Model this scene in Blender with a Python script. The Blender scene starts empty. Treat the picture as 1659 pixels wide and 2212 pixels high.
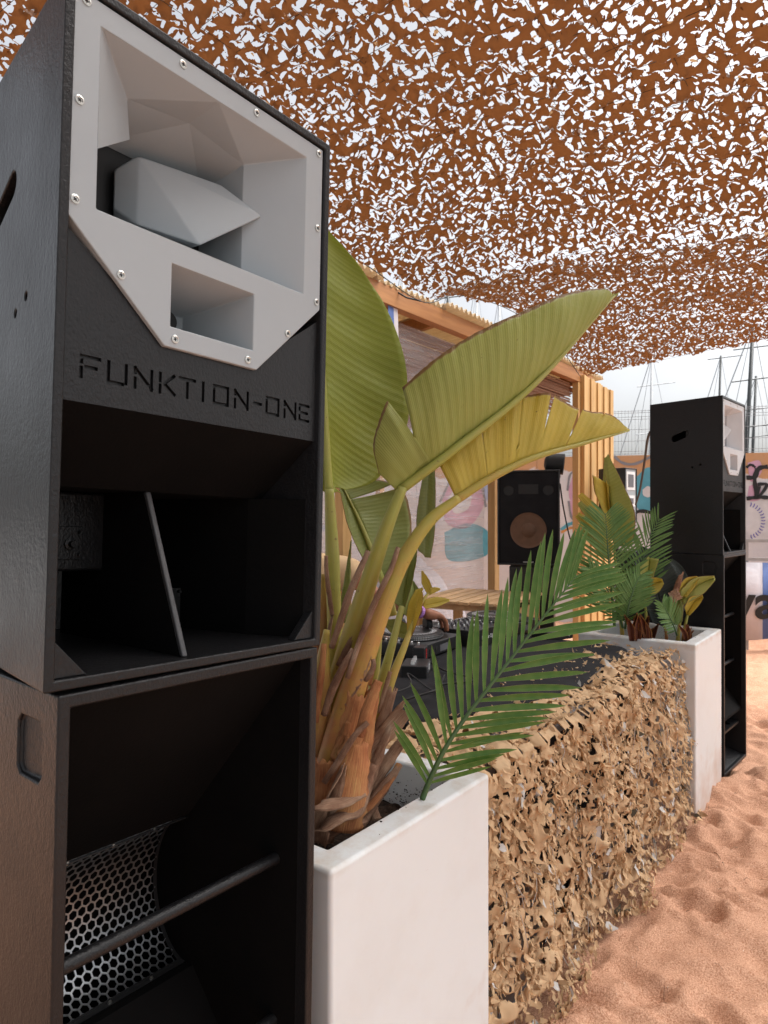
import bpy, bmesh, math, random
import numpy as np
from mathutils import Vector, Matrix, noise as mnoise
R = math.radians
random.seed(7)
rng = np.random.default_rng(7)
scene = bpy.context.scene
col = scene.collection

# ------------------------------------------------------------------ camera
HC = 1.69                      # eye height
YAW = R(37.0)                  # angle between the optical axis and the row of boxes (world +X)
cam_d = bpy.data.cameras.new('camera')
cam = bpy.data.objects.new('camera', cam_d); col.objects.link(cam)
cam.location = (0, 0, HC)
cam.rotation_euler = (R(90.23), 0, YAW - R(90))
cam_d.sensor_fit = 'HORIZONTAL'; cam_d.sensor_width = 36.0
cam_d.lens = 36.0 * 1500 / 1659
cam_d.clip_start = 0.05; cam_d.clip_end = 2000
cam_d.dof.use_dof = True; cam_d.dof.focus_distance = 1.7; cam_d.dof.aperture_fstop = 15
scene.camera = cam

# ------------------------------------------------------------------ sky, sun, exposure
SUN_EL, SUN_AZ = R(62), math.atan2(0.75, -0.65)      # azimuth from +Y towards +X
world = bpy.data.worlds.new('World'); scene.world = world; world.use_nodes = True
nt = world.node_tree; nt.nodes.clear()
sky = nt.nodes.new('ShaderNodeTexSky'); sky.sky_type = 'NISHITA'; sky.sun_disc = False
sky.sun_elevation = SUN_EL; sky.sun_rotation = SUN_AZ
sky.air_density = 1.0; sky.dust_density = 6.0; sky.ozone_density = 1.0
hsv = nt.nodes.new('ShaderNodeHueSaturation'); hsv.inputs['Saturation'].default_value = 0.24
hsv.inputs['Value'].default_value = 1.0
cn = nt.nodes.new('ShaderNodeTexNoise'); cn.inputs['Scale'].default_value = 3.0; cn.inputs['Detail'].default_value = 5
cr = nt.nodes.new('ShaderNodeMapRange'); cr.inputs[1].default_value = 0.3; cr.inputs[2].default_value = 0.7
cr.inputs[3].default_value = 0.80; cr.inputs[4].default_value = 1.12
mx = nt.nodes.new('ShaderNodeMix'); mx.data_type = 'RGBA'; mx.blend_type = 'MULTIPLY'; mx.inputs[0].default_value = 1.0
bg = nt.nodes.new('ShaderNodeBackground'); bg.inputs['Strength'].default_value = 0.105
wo = nt.nodes.new('ShaderNodeOutputWorld')
nt.links.new(sky.outputs[0], hsv.inputs['Color']); nt.links.new(hsv.outputs[0], mx.inputs[6])
nt.links.new(cn.outputs[0], cr.inputs[0]); nt.links.new(cr.outputs[0], mx.inputs[7])
nt.links.new(mx.outputs[2], bg.inputs['Color']); nt.links.new(bg.outputs[0], wo.inputs[0])

sun_d = bpy.data.lights.new('sun', 'SUN'); sun_d.energy = 1.5; sun_d.angle = R(50); sun_d.color = (1, .99, .97)
sun = bpy.data.objects.new('sun', sun_d); col.objects.link(sun)
sv = Vector((math.sin(SUN_AZ) * math.cos(SUN_EL), math.cos(SUN_AZ) * math.cos(SUN_EL), math.sin(SUN_EL)))
sun.rotation_euler = (-sv).to_track_quat('-Z', 'Y').to_euler(); sun.location = sv * 30

vs = scene.view_settings
vs.view_transform = 'Standard'; vs.look = 'None'; vs.gamma = 1; vs.use_curve_mapping = False
vs.exposure = 1.38
scene.render.engine = 'CYCLES'
scene.render.resolution_x = 768; scene.render.resolution_y = 1024

# ------------------------------------------------------------------ helpers
SA, CA = math.sin(YAW), math.cos(YAW)
def at(u, v, w):
    """survey point: picture bearing (u, v) on a 1659 px wide sheet, w metres ahead of the eye -> world"""
    r = (u - 829.5) / 1500 * w
    return Vector((r * SA + w * CA, -r * CA + w * SA, HC + (1112 - v) / 1500 * w))

def obj(name, me, mat=None, parent=None):
    o = bpy.data.objects.new(name, me); col.objects.link(o)
    if mat is not None:
        if not me.materials: me.materials.append(mat)
    if parent is not None: o.parent = parent
    return o

def tag(o, label=None, cat=None, group=None, kind=None):
    if label: o['label'] = label
    if cat: o['category'] = cat
    if group: o['group'] = group
    if kind: o['kind'] = kind
    return o

def empty(name, loc=(0, 0, 0), rz=0.0, label=None, cat=None, group=None):
    o = bpy.data.objects.new(name, None); col.objects.link(o)
    o.empty_display_size = .1; o.location = loc; o.rotation_euler = (0, 0, rz)
    return tag(o, label, cat, group)

def copy_tree(o, parent=None):
    c = o.copy(); col.objects.link(c); c.parent = parent
    for ch in list(o.children): copy_tree(ch, c)
    return c

class MB:
    def __init__(s): s.v = []; s.f = []; s.uv = None
    def add(s, verts, faces):
        n = len(s.v); s.v += [tuple(p) for p in verts]; s.f += [tuple(i + n for i in f) for f in faces]; return s
    def box(s, x0, x1, y0, y1, z0, z1, M=None):
        p = [(x0, y0, z0), (x1, y0, z0), (x1, y1, z0), (x0, y1, z0), (x0, y0, z1), (x1, y0, z1), (x1, y1, z1), (x0, y1, z1)]
        if M is not None: p = [M @ Vector(q) for q in p]
        return s.add(p, [(3, 2, 1, 0), (4, 5, 6, 7), (0, 1, 5, 4), (1, 2, 6, 5), (2, 3, 7, 6), (3, 0, 4, 7)])
    def prism(s, poly, axis, a, b, M=None):
        """poly: 2-D outline; axis 'x','y','z' is the extrusion axis from a to b"""
        def mk(p, t):
            q = {'x': (t, p[0], p[1]), 'y': (p[0], t, p[1]), 'z': (p[0], p[1], t)}[axis]
            return M @ Vector(q) if M is not None else q
        n = len(poly); vs_ = [mk(p, a) for p in poly] + [mk(p, b) for p in poly]
        return s.add(vs_, [tuple(range(n)), tuple(range(2 * n - 1, n - 1, -1))] + [(i, i + n, (i + 1) % n + n, (i + 1) % n) for i in range(n)])
    def tube(s, pts, rad, n=8, cap=True, flat=1.0, up=None):
        pts = [Vector(p) for p in pts]; m = len(pts)
        if not hasattr(rad, '__len__'): rad = [rad] * m
        vv = []; ref = Vector(up) if up else None
        for i, p in enumerate(pts):
            t = (pts[min(i + 1, m - 1)] - pts[max(i - 1, 0)]).normalized()
            if ref is None: ref = Vector((0, 0, 1)) if abs(t.z) < .9 else Vector((1, 0, 0))
            a = (ref - t * ref.dot(t)).normalized(); b = t.cross(a); ref = a
            for k in range(n):
                th = 2 * math.pi * k / n
                vv.append(p + a * math.cos(th) * rad[i] * flat + b * math.sin(th) * rad[i])
        ff = [(i * n + k, i * n + (k + 1) % n, (i + 1) * n + (k + 1) % n, (i + 1) * n + k) for i in range(m - 1) for k in range(n)]
        if cap: ff += [tuple(range(n - 1, -1, -1)), tuple(range((m - 1) * n, m * n))]
        return s.add(vv, ff)
    def lathe(s, prof, c=(0, 0, 0), n=24, M=None):
        """profile of (radius, height) round local z at c"""
        vv = []
        for r_, h in prof:
            for k in range(n):
                th = 2 * math.pi * k / n; q = Vector((c[0] + r_ * math.cos(th), c[1] + r_ * math.sin(th), c[2] + h))
                vv.append(M @ q if M is not None else q)
        m = len(prof)
        ff = [(i * n + k, i * n + (k + 1) % n, (i + 1) * n + (k + 1) % n, (i + 1) * n + k) for i in range(m - 1) for k in range(n)]
        ff += [tuple(range(n - 1, -1, -1)), tuple(range((m - 1) * n, m * n))]
        return s.add(vv, ff)
    def mesh(s, name, smooth=False):
        me = bpy.data.meshes.new(name); me.from_pydata(s.v, [], s.f); me.update()
        if smooth: me.shade_smooth()
        return me
    def build(s, name, mat, parent=None, smooth=False, bevel=0.0, seg=2, ang=35):
        me = s.mesh(name, smooth); o = obj(name, me, mat, parent)
        bm = bmesh.new(); bm.from_mesh(me); bmesh.ops.recalc_face_normals(bm, faces=bm.faces); bm.to_mesh(me); bm.free()
        if smooth == 'auto' or bevel:
            me.shade_smooth(); me.set_sharp_from_angle(angle=R(ang if not bevel else 50))
        if bevel:
            m = o.modifiers.new('bevel', 'BEVEL'); m.width = bevel; m.segments = seg; m.limit_method = 'ANGLE'; m.angle_limit = R(30)
            m.harden_normals = True
        return o

def boolean_cut(o, cutters):
    """cut every mesh of `cutters` out of o and bake"""
    for cme in cutters:
        b_ = bmesh.new(); b_.from_mesh(cme); bmesh.ops.recalc_face_normals(b_, faces=b_.faces); b_.to_mesh(cme); b_.free()
        c = bpy.data.objects.new('cutter', cme); col.objects.link(c); c.matrix_world = o.matrix_world
        m = o.modifiers.new('cut', 'BOOLEAN'); m.operation = 'DIFFERENCE'; m.object = c; m.solver = 'EXACT'; m.use_self = True
        bpy.context.view_layer.update()
        dg = bpy.context.evaluated_depsgraph_get()
        me = bpy.data.meshes.new_from_object(o.evaluated_get(dg)); o.modifiers.clear()
        o.data = me; bpy.data.objects.remove(c)

# ---- noise for numpy grids
_perm = np.arange(256); np.random.default_rng(3).shuffle(_perm); _perm = np.concatenate([_perm] * 3)
_ga = np.random.default_rng(4).uniform(0, 2 * np.pi, 256); _gx, _gy = np.cos(_ga), np.sin(_ga)
def perlin(x, y, seed=0):
    x = x + seed * 17.31; y = y + seed * 9.77
    xi = np.floor(x).astype(int); yi = np.floor(y).astype(int); xf = x - xi; yf = y - yi; xi &= 255; yi &= 255
    u = xf ** 3 * (xf * (xf * 6 - 15) + 10); v = yf ** 3 * (yf * (yf * 6 - 15) + 10)
    def g(a, b, dx, dy):
        h = _perm[_perm[a] + b]; return _gx[h] * dx + _gy[h] * dy
    n00 = g(xi, yi, xf, yf); n10 = g(xi + 1, yi, xf - 1, yf); n01 = g(xi, yi + 1, xf, yf - 1); n11 = g(xi + 1, yi + 1, xf - 1, yf - 1)
    a = n00 + u * (n10 - n00); b = n01 + u * (n11 - n01)
    return (a + v * (b - a)) * 1.5

def np_mesh(name, V, Q, smooth=True):
    me = bpy.data.meshes.new(name); n = len(V); m = len(Q)
    me.vertices.add(n); me.vertices.foreach_set('co', np.ascontiguousarray(V, dtype=np.float32).ravel())
    me.loops.add(m * 4); me.loops.foreach_set('vertex_index', np.ascontiguousarray(Q, dtype=np.int32).ravel())
    me.polygons.add(m); me.polygons.foreach_set('loop_start', np.arange(0, 4 * m, 4, dtype=np.int32))
    me.update(calc_edges=True); me.validate()
    if smooth: me.shade_smooth()
    return me

# ------------------------------------------------------------------ materials
def srgb(r, g, b):
    f = lambda c: (c / 255 / 12.92) if c <= 10 else ((c / 255 + .055) / 1.055) ** 2.4
    return (f(r), f(g), f(b), 1)

class N:
    """small node-tree builder"""
    def __init__(s, name):
        s.m = bpy.data.materials.new(name); s.m.use_nodes = True; s.t = s.m.node_tree; s.t.nodes.clear()
        s.out = s.t.nodes.new('ShaderNodeOutputMaterial')
    def n(s, typ, **kw):
        d = s.t.nodes.new('ShaderNode' + typ)
        for k, v in kw.items():
            if k.startswith('_'): setattr(d, k[1:], v)
            else:
                i = d.inputs[int(k[1:]) if k[0] == 'i' and k[1:].isdigit() else k.replace('__', ' ')]
                if hasattr(v, 'is_linked') or isinstance(v, bpy.types.NodeSocket): s.t.links.new(v, i)
                else: i.default_value = v
        return d
    def link(s, a, b): s.t.links.new(a, b)
    def co(s, kind='Object'): return s.n('TexCoord').outputs[kind]
    def noise(s, vec, scale, detail=3, rough=.55, w=None):
        d = s.n('TexNoise', Vector=vec, Scale=scale, Detail=detail, Roughness=rough); return d.outputs[0]
    def ramp(s, fac, stops):
        d = s.n('ValToRGB', Fac=fac); e = d.color_ramp.elements
        while len(e) < len(stops): e.new(.5)
        for k, (p, c) in zip(e, stops): k.position = p; k.color = c if len(c) == 4 else (*c, 1)
        return d.outputs[0]
    def mixc(s, fac, a, b, mode='MIX'):
        d = s.n('Mix', _data_type='RGBA', _blend_type=mode)
        for i, v in ((0, fac), (6, a), (7, b)):
            if isinstance(v, bpy.types.NodeSocket): s.link(v, d.inputs[i])
            else: d.inputs[i].default_value = v
        return d.outputs[2]
    def bump(s, h, strength=.3, dist=.01, normal=None):
        d = s.n('Bump', Height=h, Strength=strength, Distance=dist)
        if normal is not None: s.link(normal, d.inputs['Normal'])
        return d.outputs[0]
    def bsdf(s, color, rough=.5, normal=None, metal=0, spec=.5, **kw):
        d = s.n('BsdfPrincipled', Base__Color=color, Roughness=rough, Metallic=metal)
        d.inputs['Specular IOR Level'].default_value = spec
        if normal is not None: s.link(normal, d.inputs['Normal'])
        for k, v in kw.items():
            i = d.inputs[k.replace('__', ' ')]
            if isinstance(v, bpy.types.NodeSocket): s.link(v, i)
            else: i.default_value = v
        return d.outputs[0]
    def done(s, sh): s.link(sh, s.out.inputs[0]); return s.m

def simple(name, c1, c2=None, rough=.5, scale=8, bscale=60, bstr=.1, metal=0, spec=.5, bdist=.004):
    k = N(name); v = k.co(); c2 = c2 or tuple(x * .8 for x in c1[:3]) + (1,)
    f = k.noise(v, scale, 5); c = k.mixc(k.ramp(f, [(.35, (0, 0, 0)), (.65, (1, 1, 1))]), c1, c2)
    b = k.bump(k.noise(v, bscale, 4), bstr, bdist)
    return k.done(k.bsdf(c, rough, b, metal, spec))

M = {}
def cabinet_paint():
    k = N('black_textured_paint'); v = k.co()
    sp = k.n('Mapping', Vector=v, Scale=(1, 1, .75)).outputs[0]
    a = k.noise(sp, 230, 2, .6); b = k.noise(sp, 85, 2, .5)
    h = k.n('Math', _operation='ADD', i0=a, i1=b).outputs[0]
    nrm = k.bump(h, .5, .0024)
    big = k.noise(v, 5, 4)
    c = k.mixc(big, (.008, .008, .009, 1), (.013, .0125, .013, 1))
    rr = k.n('MapRange', i0=big, i1=.3, i2=.7, i3=.30, i4=.40).outputs[0]
    # dust: pale specks and faint scuffs
    d = k.ramp(k.noise(v, 260, 2), [(.74, (0, 0, 0)), (.8, (1, 1, 1))])
    c = k.mixc(k.n('Math', _operation='MULTIPLY', i0=d, i1=.12).outputs[0], c, (.25, .22, .2, 1))
    return k.done(k.bsdf(c, rr, nrm, spec=.30))
M['cab'] = cabinet_paint()
M['inner'] = simple('matt_black_horn_paint', (.0025, .0025, .0025, 1), (.004, .0036, .0036, 1), .8, 6, 150, .4, spec=.10, bdist=.002)
M['brace'] = simple('dark_grey_brace', (.035, .035, .037, 1), (.05, .05, .052, 1), .4, 12, 120, .25, bdist=.002)  # centre brace, slightly lighter than the cabinet paint
def grey_horn():
    k = N('grey_moulded_horn'); v = k.co()
    f = k.noise(v, 7, 5); c = k.mixc(f, (.32, .35, .37, 1), (.36, .39, .405, 1))
    d = k.ramp(k.noise(v, 60, 6, .7), [(.68, (0, 0, 0)), (.8, (1, 1, 1))])
    c = k.mixc(k.n('Math', _operation='MULTIPLY', i0=d, i1=.35).outputs[0], c, (.2, .19, .185, 1))
    return k.done(k.bsdf(c, k.n('MapRange', i0=f, i1=.3, i2=.7, i3=.32, i4=.45).outputs[0], k.bump(k.noise(v, 30, 4), .05, .004), spec=.45))
M['horn'] = grey_horn()
M['screw'] = simple('zinc_screw_steel', (.75, .74, .70, 1), (.55, .54, .5, 1), .3, 60, 200, .05, metal=1)
M['dark'] = simple('dark_rubber', (.012, .012, .012, 1), None, .6, 20, 90, .1)
M['steel'] = simple('grille_steel', (.50, .52, .54, 1), (.38, .40, .42, 1), .42, 40, 300, .05, metal=1)
def planter_mat():
    k = N('white_polyethylene'); v = k.co()
    c = (.71, .73, .73, 1)
    sm = k.ramp(k.noise(v, 3.0, 6, .65), [(.48, (0, 0, 0)), (.72, (1, 1, 1))])
    c = k.mixc(k.n('Math', _operation='MULTIPLY', i0=sm, i1=.20).outputs[0], c, (.56, .49, .43, 1))
    st = k.ramp(k.noise(k.n('Mapping', Vector=v, Scale=(1, 1, .35)).outputs[0], 26, 5, .7), [(.70, (0, 0, 0)), (.78, (1, 1, 1))])
    c = k.mixc(k.n('Math', _operation='MULTIPLY', i0=st, i1=.35).outputs[0], c, (.45, .36, .3, 1))
    zz = k.n('SeparateXYZ', Vector=v).outputs[2]
    low = k.n('MapRange', i0=k.n('Math', _operation='ADD', i0=zz, i1=k.n('MapRange', i0=k.noise(v, 9, 5), i1=.2, i2=.8, i3=-.22, i4=.22).outputs[0]).outputs[0], i1=.0, i2=.30, i3=.55, i4=0).outputs[0]
    c = k.mixc(low, c, (.50, .33, .24, 1))          # sand splashed on the foot
    sc_ = k.ramp(k.noise(k.n('Mapping', Vector=v, Scale=(1, 1, 9), Rotation=(0, .5, .3)).outputs[0], 7, 5, .7), [(.69, (0, 0, 0)), (.71, (1, 1, 1))])
    c = k.mixc(k.n('Math', _operation='MULTIPLY', i0=sc_, i1=.16).outputs[0], c, (.36, .3, .26, 1))     # scuffs
    tp = k.n('Math', _operation='MULTIPLY', i0=k.n('MapRange', i0=zz, i1=.92, i2=.945, i3=0, i4=1).outputs[0], i1=k.ramp(k.noise(v, 8, 5, .7), [(.45, (0, 0, 0)), (.7, (1, 1, 1))])).outputs[0]
    c = k.mixc(k.n('Math', _operation='MULTIPLY', i0=tp, i1=.55).outputs[0], c, (.45, .33, .22, 1))     # soil rubbed on the rim
    return k.done(k.bsdf(c, .42, k.bump(k.noise(v, 250, 3), .06, .001), spec=.4, Subsurface__Weight=.15, Subsurface__Radius=(.01, .007, .005)))
M['planter'] = planter_mat()
M['soil'] = simple('potting_soil', (.018, .011, .008, 1), (.05, .032, .022, 1), .95, 40, 60, .9, spec=.1, bdist=.02)
def sand_mat():
    k = N('red_beach_sand'); v = k.co()
    a = k.noise(v, 1.2, 4); g = k.noise(v, 170, 3, .75); g2 = k.noise(v, 90, 3, .6)
    c = k.mixc(a, (.50, .232, .130, 1), (.585, .29, .168, 1))
    c = k.mixc(k.ramp(g, [(.38, (0, 0, 0)), (.62, (1, 1, 1))]), k.mixc(.55, c, (.28, .125, .07, 1)), k.mixc(.5, c, (.84, .58, .42, 1)))
    w = k.ramp(k.noise(v, 140, 1), [(.76, (0, 0, 0)), (.80, (1, 1, 1))])
    c = k.mixc(w, c, (.75, .68, .6, 1))
    h = k.n('Math', _operation='ADD', i0=g, i1=g2).outputs[0]
    return k.done(k.bsdf(c, .95, k.bump(h, .8, .006), spec=.1))
M['sand'] = sand_mat()

def leaf_mat(name, c1, c2, vein, trans=.35, edge=None, wscale=26, blot=.35, rough=.42, bump=.35):
    """uv.x along the midrib, uv.y from midrib to margin"""
    k = N(name); uv = k.co('UV'); ob = k.co()
    wv = k.n('TexWave', _wave_type='BANDS', _bands_direction='X', Vector=uv, Scale=wscale, Distortion=1.2, Detail=2, Detail__Scale=1.5).outputs[1]
    f = k.noise(ob, 9, 5); c = k.mixc(k.ramp(f, [(.3, (0, 0, 0)), (.7, (1, 1, 1))]), c1, c2)
    fw = k.n('TexWave', _wave_type='BANDS', _bands_direction='X', Vector=uv, Scale=wscale * 4.3, Distortion=1.5, Detail=2).outputs[1]
    c = k.mixc(k.n('Math', _operation='MULTIPLY', i0=fw, i1=.25).outputs[0], c, vein)
    c = k.mixc(k.n('Math', _operation='MULTIPLY', i0=k.ramp(wv, [(.6, (0, 0, 0)), (1, (1, 1, 1))]), i1=.32).outputs[0], c, vein)
    sx = k.n('SeparateXYZ', Vector=uv)
    if edge:
        e = k.n('Math', _operation='ADD', i0=sx.outputs[1], i1=k.n('Math', _operation='MULTIPLY', i0=k.noise(ob, 40, 4), i1=.06).outputs[0]).outputs[0]
        c = k.mixc(k.ramp(e, [(.985, (0, 0, 0)), (1.02, (1, 1, 1))]), c, edge)
    bl = k.ramp(k.noise(k.n('Mapping', Vector=uv, Scale=(3.2, .8, 1)).outputs[0], 11, 4, .6), [(.70, (0, 0, 0)), (.735, (1, 1, 1))])
    c = k.mixc(k.n('Math', _operation='MULTIPLY', i0=bl, i1=blot).outputs[0], c, (.16, .085, .03, 1))
    h = k.n('Math', _operation='ADD', i0=wv, i1=k.n('Math', _operation='MULTIPLY', i0=fw, i1=.3).outputs[0]).outputs[0]
    nrm = k.bump(h, bump * .55, .006)
    s1 = k.bsdf(c, rough, nrm, spec=.4)
    tr = k.n('BsdfTranslucent', Color=k.mixc(.5, c, (1.0, .95, .2, 1), 'MULTIPLY')).outputs[0]
    tr2 = k.n('BsdfTranslucent', Color=c).outputs[0]
    mt = k.n('MixShader', i0=.5, i1=tr, i2=tr2).outputs[0]
    return k.done(k.n('MixShader', i0=trans, i1=s1, i2=mt).outputs[0])
M['leaf_a'] = leaf_mat('bright_green_blade', (.40, .44, .06, 1), (.34, .39, .055, 1), (.50, .52, .14, 1), .50, None, 14, .03)
M['leaf_b'] = leaf_mat('olive_green_blade', (.40, .43, .10, 1), (.45, .465, .12, 1), (.52, .52, .17, 1), .38, (.30, .17, .06, 1), 9, .45, .38, .55)
M['leaf_c'] = leaf_mat('yellowed_blade', (.68, .54, .085, 1), (.60, .49, .08, 1), (.72, .58, .14, 1), .42, (.35, .17, .05, 1), 9, .8, .42, .55)
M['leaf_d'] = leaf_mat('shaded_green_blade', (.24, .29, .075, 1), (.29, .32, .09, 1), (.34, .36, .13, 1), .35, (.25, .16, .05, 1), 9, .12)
M['leaf_dark'] = leaf_mat('slate_green_blade', (.030, .042, .038, 1), (.05, .062, .055, 1), (.06, .075, .065, 1), .1, None, 10, 0, .35, .6)
M['leaf_red'] = leaf_mat('dark_red_blade', (.14, .03, .022, 1), (.09, .025, .02, 1), (.3, .12, .05, 1), .2, (.5, .2, .04, 1), 8, 0)
M['leaf_palm'] = leaf_mat('palm_leaflet_green', (.055, .15, .022, 1), (.090, .195, .032, 1), (.15, .24, .055, 1), .22, (.45, .48, .18, 1), .5, 0, .45, .1)
M['leaf_palm_far'] = leaf_mat('palm_leaflet_mid_green', (.09, .19, .045, 1), (.12, .23, .055, 1), (.16, .26, .08, 1), .25, None, .5, 0, .5, .1)
def petiole_mat():
    """green stalk that turns yellow and then rusty towards the sheath (uv.x runs from base to blade)"""
    k = N('stalk_green_to_rust'); uv = k.co('UV'); ob = k.co()
    sx = k.n('SeparateXYZ', Vector=uv)
    j = k.n('Math', _operation='ADD', i0=sx.outputs[0], i1=k.n('MapRange', i0=k.noise(ob, 14, 4), i1=.2, i2=.8, i3=-.16, i4=.16).outputs[0]).outputs[0]
    c = k.ramp(j, [(.0, (.26, .10, .045)), (.16, (.42, .17, .06)), (.30, (.45, .27, .06)), (.5, (.40, .33, .06)), (.8, (.34, .36, .07)), (1, (.38, .37, .10))])
    st = k.noise(k.n('Mapping', Vector=uv, Scale=(3, 60, 1)).outputs[0], 1.5, 4)
    c = k.mixc(k.ramp(st, [(.45, (0, 0, 0)), (.75, (1, 1, 1))]), c, k.mixc(.45, c, (.30, .19, .08, 1)))
    bl = k.ramp(k.noise(ob, 75, 4), [(.67, (0, 0, 0)), (.72, (1, 1, 1))])
    c = k.mixc(k.n('Math', _operation='MULTIPLY', i0=bl, i1=.6).outputs[0], c, (.12, .06, .03, 1))
    return k.done(k.bsdf(c, .42, k.bump(st, .3, .004), spec=.4))
M['stalk'] = petiole_mat()
def husk_mat(name, stops):
    k = N(name); uv = k.co('UV'); ob = k.co()
    st = k.noise(k.n('Mapping', Vector=uv, Scale=(2.5, 34, 1)).outputs[0], 1.3, 6, .65)
    big = k.noise(ob, 13, 4)
    f = k.n('Math', _operation='ADD', i0=k.n('Math', _operation='MULTIPLY', i0=st, i1=.55).outputs[0], i1=k.n('Math', _operation='MULTIPLY', i0=big, i1=.5).outputs[0]).outputs[0]
    c = k.ramp(f, stops)
    return k.done(k.bsdf(c, .75, k.bump(st, .9, .006), spec=.2))
M['husk'] = husk_mat('dry_brown_husk', [(.30, (.05, .022, .014)), (.44, (.21, .10, .06)), (.55, (.40, .235, .15)), (.70, (.62, .46, .33))])
M['husk_rust'] = husk_mat('rusty_sheath', [(.30, (.10, .032, .016)), (.42, (.36, .125, .055)), (.55, (.55, .24, .10)), (.70, (.60, .38, .14))])
def net_mat(name, front, front2, back, trans, tcol):
    k = N(name); ob = k.co(); f = k.noise(ob, 5, 4)
    g = k.n('NewGeometry').outputs['Backfacing']
    a = k.mixc(k.ramp(f, [(.35, (0, 0, 0)), (.65, (1, 1, 1))]), front, front2)
    c = k.mixc(g, a, back)
    nrm = k.bump(k.noise(ob, 700, 2), .25, .001)
    s1 = k.bsdf(c, .75, nrm, spec=.2)
    tr = k.n('BsdfTranslucent', Color=tcol).outputs[0]
    return k.done(k.n('MixShader', i0=trans, i1=s1, i2=tr).outputs[0])
M['canopy'] = net_mat('rust_camouflage_fabric', (.115, .047, .016, 1), (.085, .034, .012, 1), (.20, .095, .04, 1), .22, (.20, .068, .018, 1))
M['canopy_pale'] = net_mat('pale_tan_fabric', (.36, .22, .11, 1), (.30, .18, .09, 1), (.42, .28, .16, 1), .35, (.5, .3, .15, 1))  # paler tan for some of the overhead flaps
M['tan_net'] = net_mat('tan_camouflage_fabric', (.70, .49, .295, 1), (.62, .43, .25, 1), (.76, .60, .42, 1), .27, (.7, .45, .23, 1))
M['tan_brown'] = net_mat('brown_camouflage_fabric', (.40, .25, .135, 1), (.33, .205, .11, 1), (.48, .33, .2, 1), .2, (.4, .24, .11, 1))
M['net_dark'] = net_mat('olive_brown_fabric', (.06, .055, .04, 1), (.09, .075, .05, 1), (.14, .11, .07, 1), .1, (.2, .14, .07, 1))
M['net_white'] = net_mat('pale_grey_backing', (.55, .53, .50, 1), (.62, .6, .57, 1), (.6, .58, .55, 1), .2, (.5, .5, .5, 1))
def wood(name, c1, c2, sc=(1, 14, 14), rough=.55):
    k = N(name); v = k.n('Mapping', Vector=k.co(), Scale=sc).outputs[0]
    info = k.n('ObjectInfo').outputs['Random']
    f = k.noise(v, 2.2, 7, .6)
    c = k.mixc(k.ramp(f, [(.3, (0, 0, 0)), (.72, (1, 1, 1))]), c1, c2)
    hv = k.n('HueSaturation', Color=c, Value=k.n('MapRange', i0=info, i1=0, i2=1, i3=.82, i4=1.15).outputs[0]).outputs[0]
    return k.done(k.bsdf(hv, rough, k.bump(f, .25, .004), spec=.3))
M['wood'] = wood('varnished_pine', (.62, .39, .165, 1), (.48, .275, .10, 1), (9, 9, 1.0))
M['beam'] = wood('rust_stained_beam', (.40, .185, .065, 1), (.28, .115, .038, 1), (1, 14, 14))
M['slat'] = wood('pale_pine_slat', (.66, .44, .24, 1), (.54, .33, .16, 1), (1.5, 14, 14))
M['cloth'] = simple('black_cloth', (.010, .010, .012, 1), (.016, .016, .018, 1), .8, 8, 400, .3, spec=.2, bdist=.001)
M['plastic_black'] = simple('black_plastic', (.012, .012, .013, 1), (.02, .02, .02, 1), .38, 9, 200, .05)
M['plastic_grey'] = simple('grey_plastic', (.10, .10, .11, 1), (.14, .14, .15, 1), .4, 9, 200, .05)
M['silver'] = simple('silver_metal', (.72, .72, .72, 1), (.6, .6, .6, 1), .3, 30, 200, .05, metal=1)
M['white'] = simple('white_print', (.75, .75, .75, 1), (.7, .7, .7, 1), .5)
M['red'] = simple('red_print', (.7, .03, .03, 1), None, .4)
M['cyan'] = simple('pale_blue_print', (.25, .55, .7, 1), None, .5)
M['ink'] = simple('black_print', (.012, .012, .012, 1), None, .6)
M['cone'] = simple('tan_paper_cone', (.16, .085, .05, 1), (.13, .07, .04, 1), .7, 20, 300, .3)
M['skin'] = simple('brown_skin', (.36, .155, .085, 1), (.30, .12, .065, 1), .5, 20, 260, .15, spec=.35, bdist=.001)
M['shirt'] = simple('cream_cotton', (.66, .47, .27, 1), (.60, .42, .24, 1), .85, 5, 500, .25, spec=.15, bdist=.002)
M['trouser'] = simple('dark_denim', (.03, .035, .05, 1), None, .85)
M['hair'] = simple('dark_hair', (.012, .009, .007, 1), None, .6, 40, 160, .6)
M['band'] = simple('purple_wristband', (.30, .09, .42, 1), (.55, .30, .60, 1), .6, 90)
M['corrug'] = net_mat('cream_corrugated_plastic', (.62, .50, .33, 1), (.70, .58, .41, 1), (.62, .5, .34, 1), .35, (.8, .62, .4, 1))
M['reed'] = wood('brown_reed', (.20, .095, .055, 1), (.32, .18, .11, 1), (1, 20, 20), .8)
M['metal_grey'] = simple('painted_grey_steel', (.36, .37, .38, 1), (.30, .31, .32, 1), .45, 9, 100, .05)
M['fence'] = simple('galvanised_wire', (.45, .46, .47, 1), None, .4, metal=.6)
M['mast_dark'] = simple('dark_anodised_mast', (.05, .055, .055, 1), None, .4)
M['mast_pale'] = simple('pale_aluminium_mast', (.55, .56, .57, 1), None, .4)

def uv_from(me, uvs):
    l = me.uv_layers.new(name='UVMap')
    idx = np.empty(len(me.loops), dtype=np.int32); me.loops.foreach_get('vertex_index', idx)
    l.data.foreach_set('uv', np.asarray(uvs, dtype=np.float32)[idx].ravel())

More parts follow.
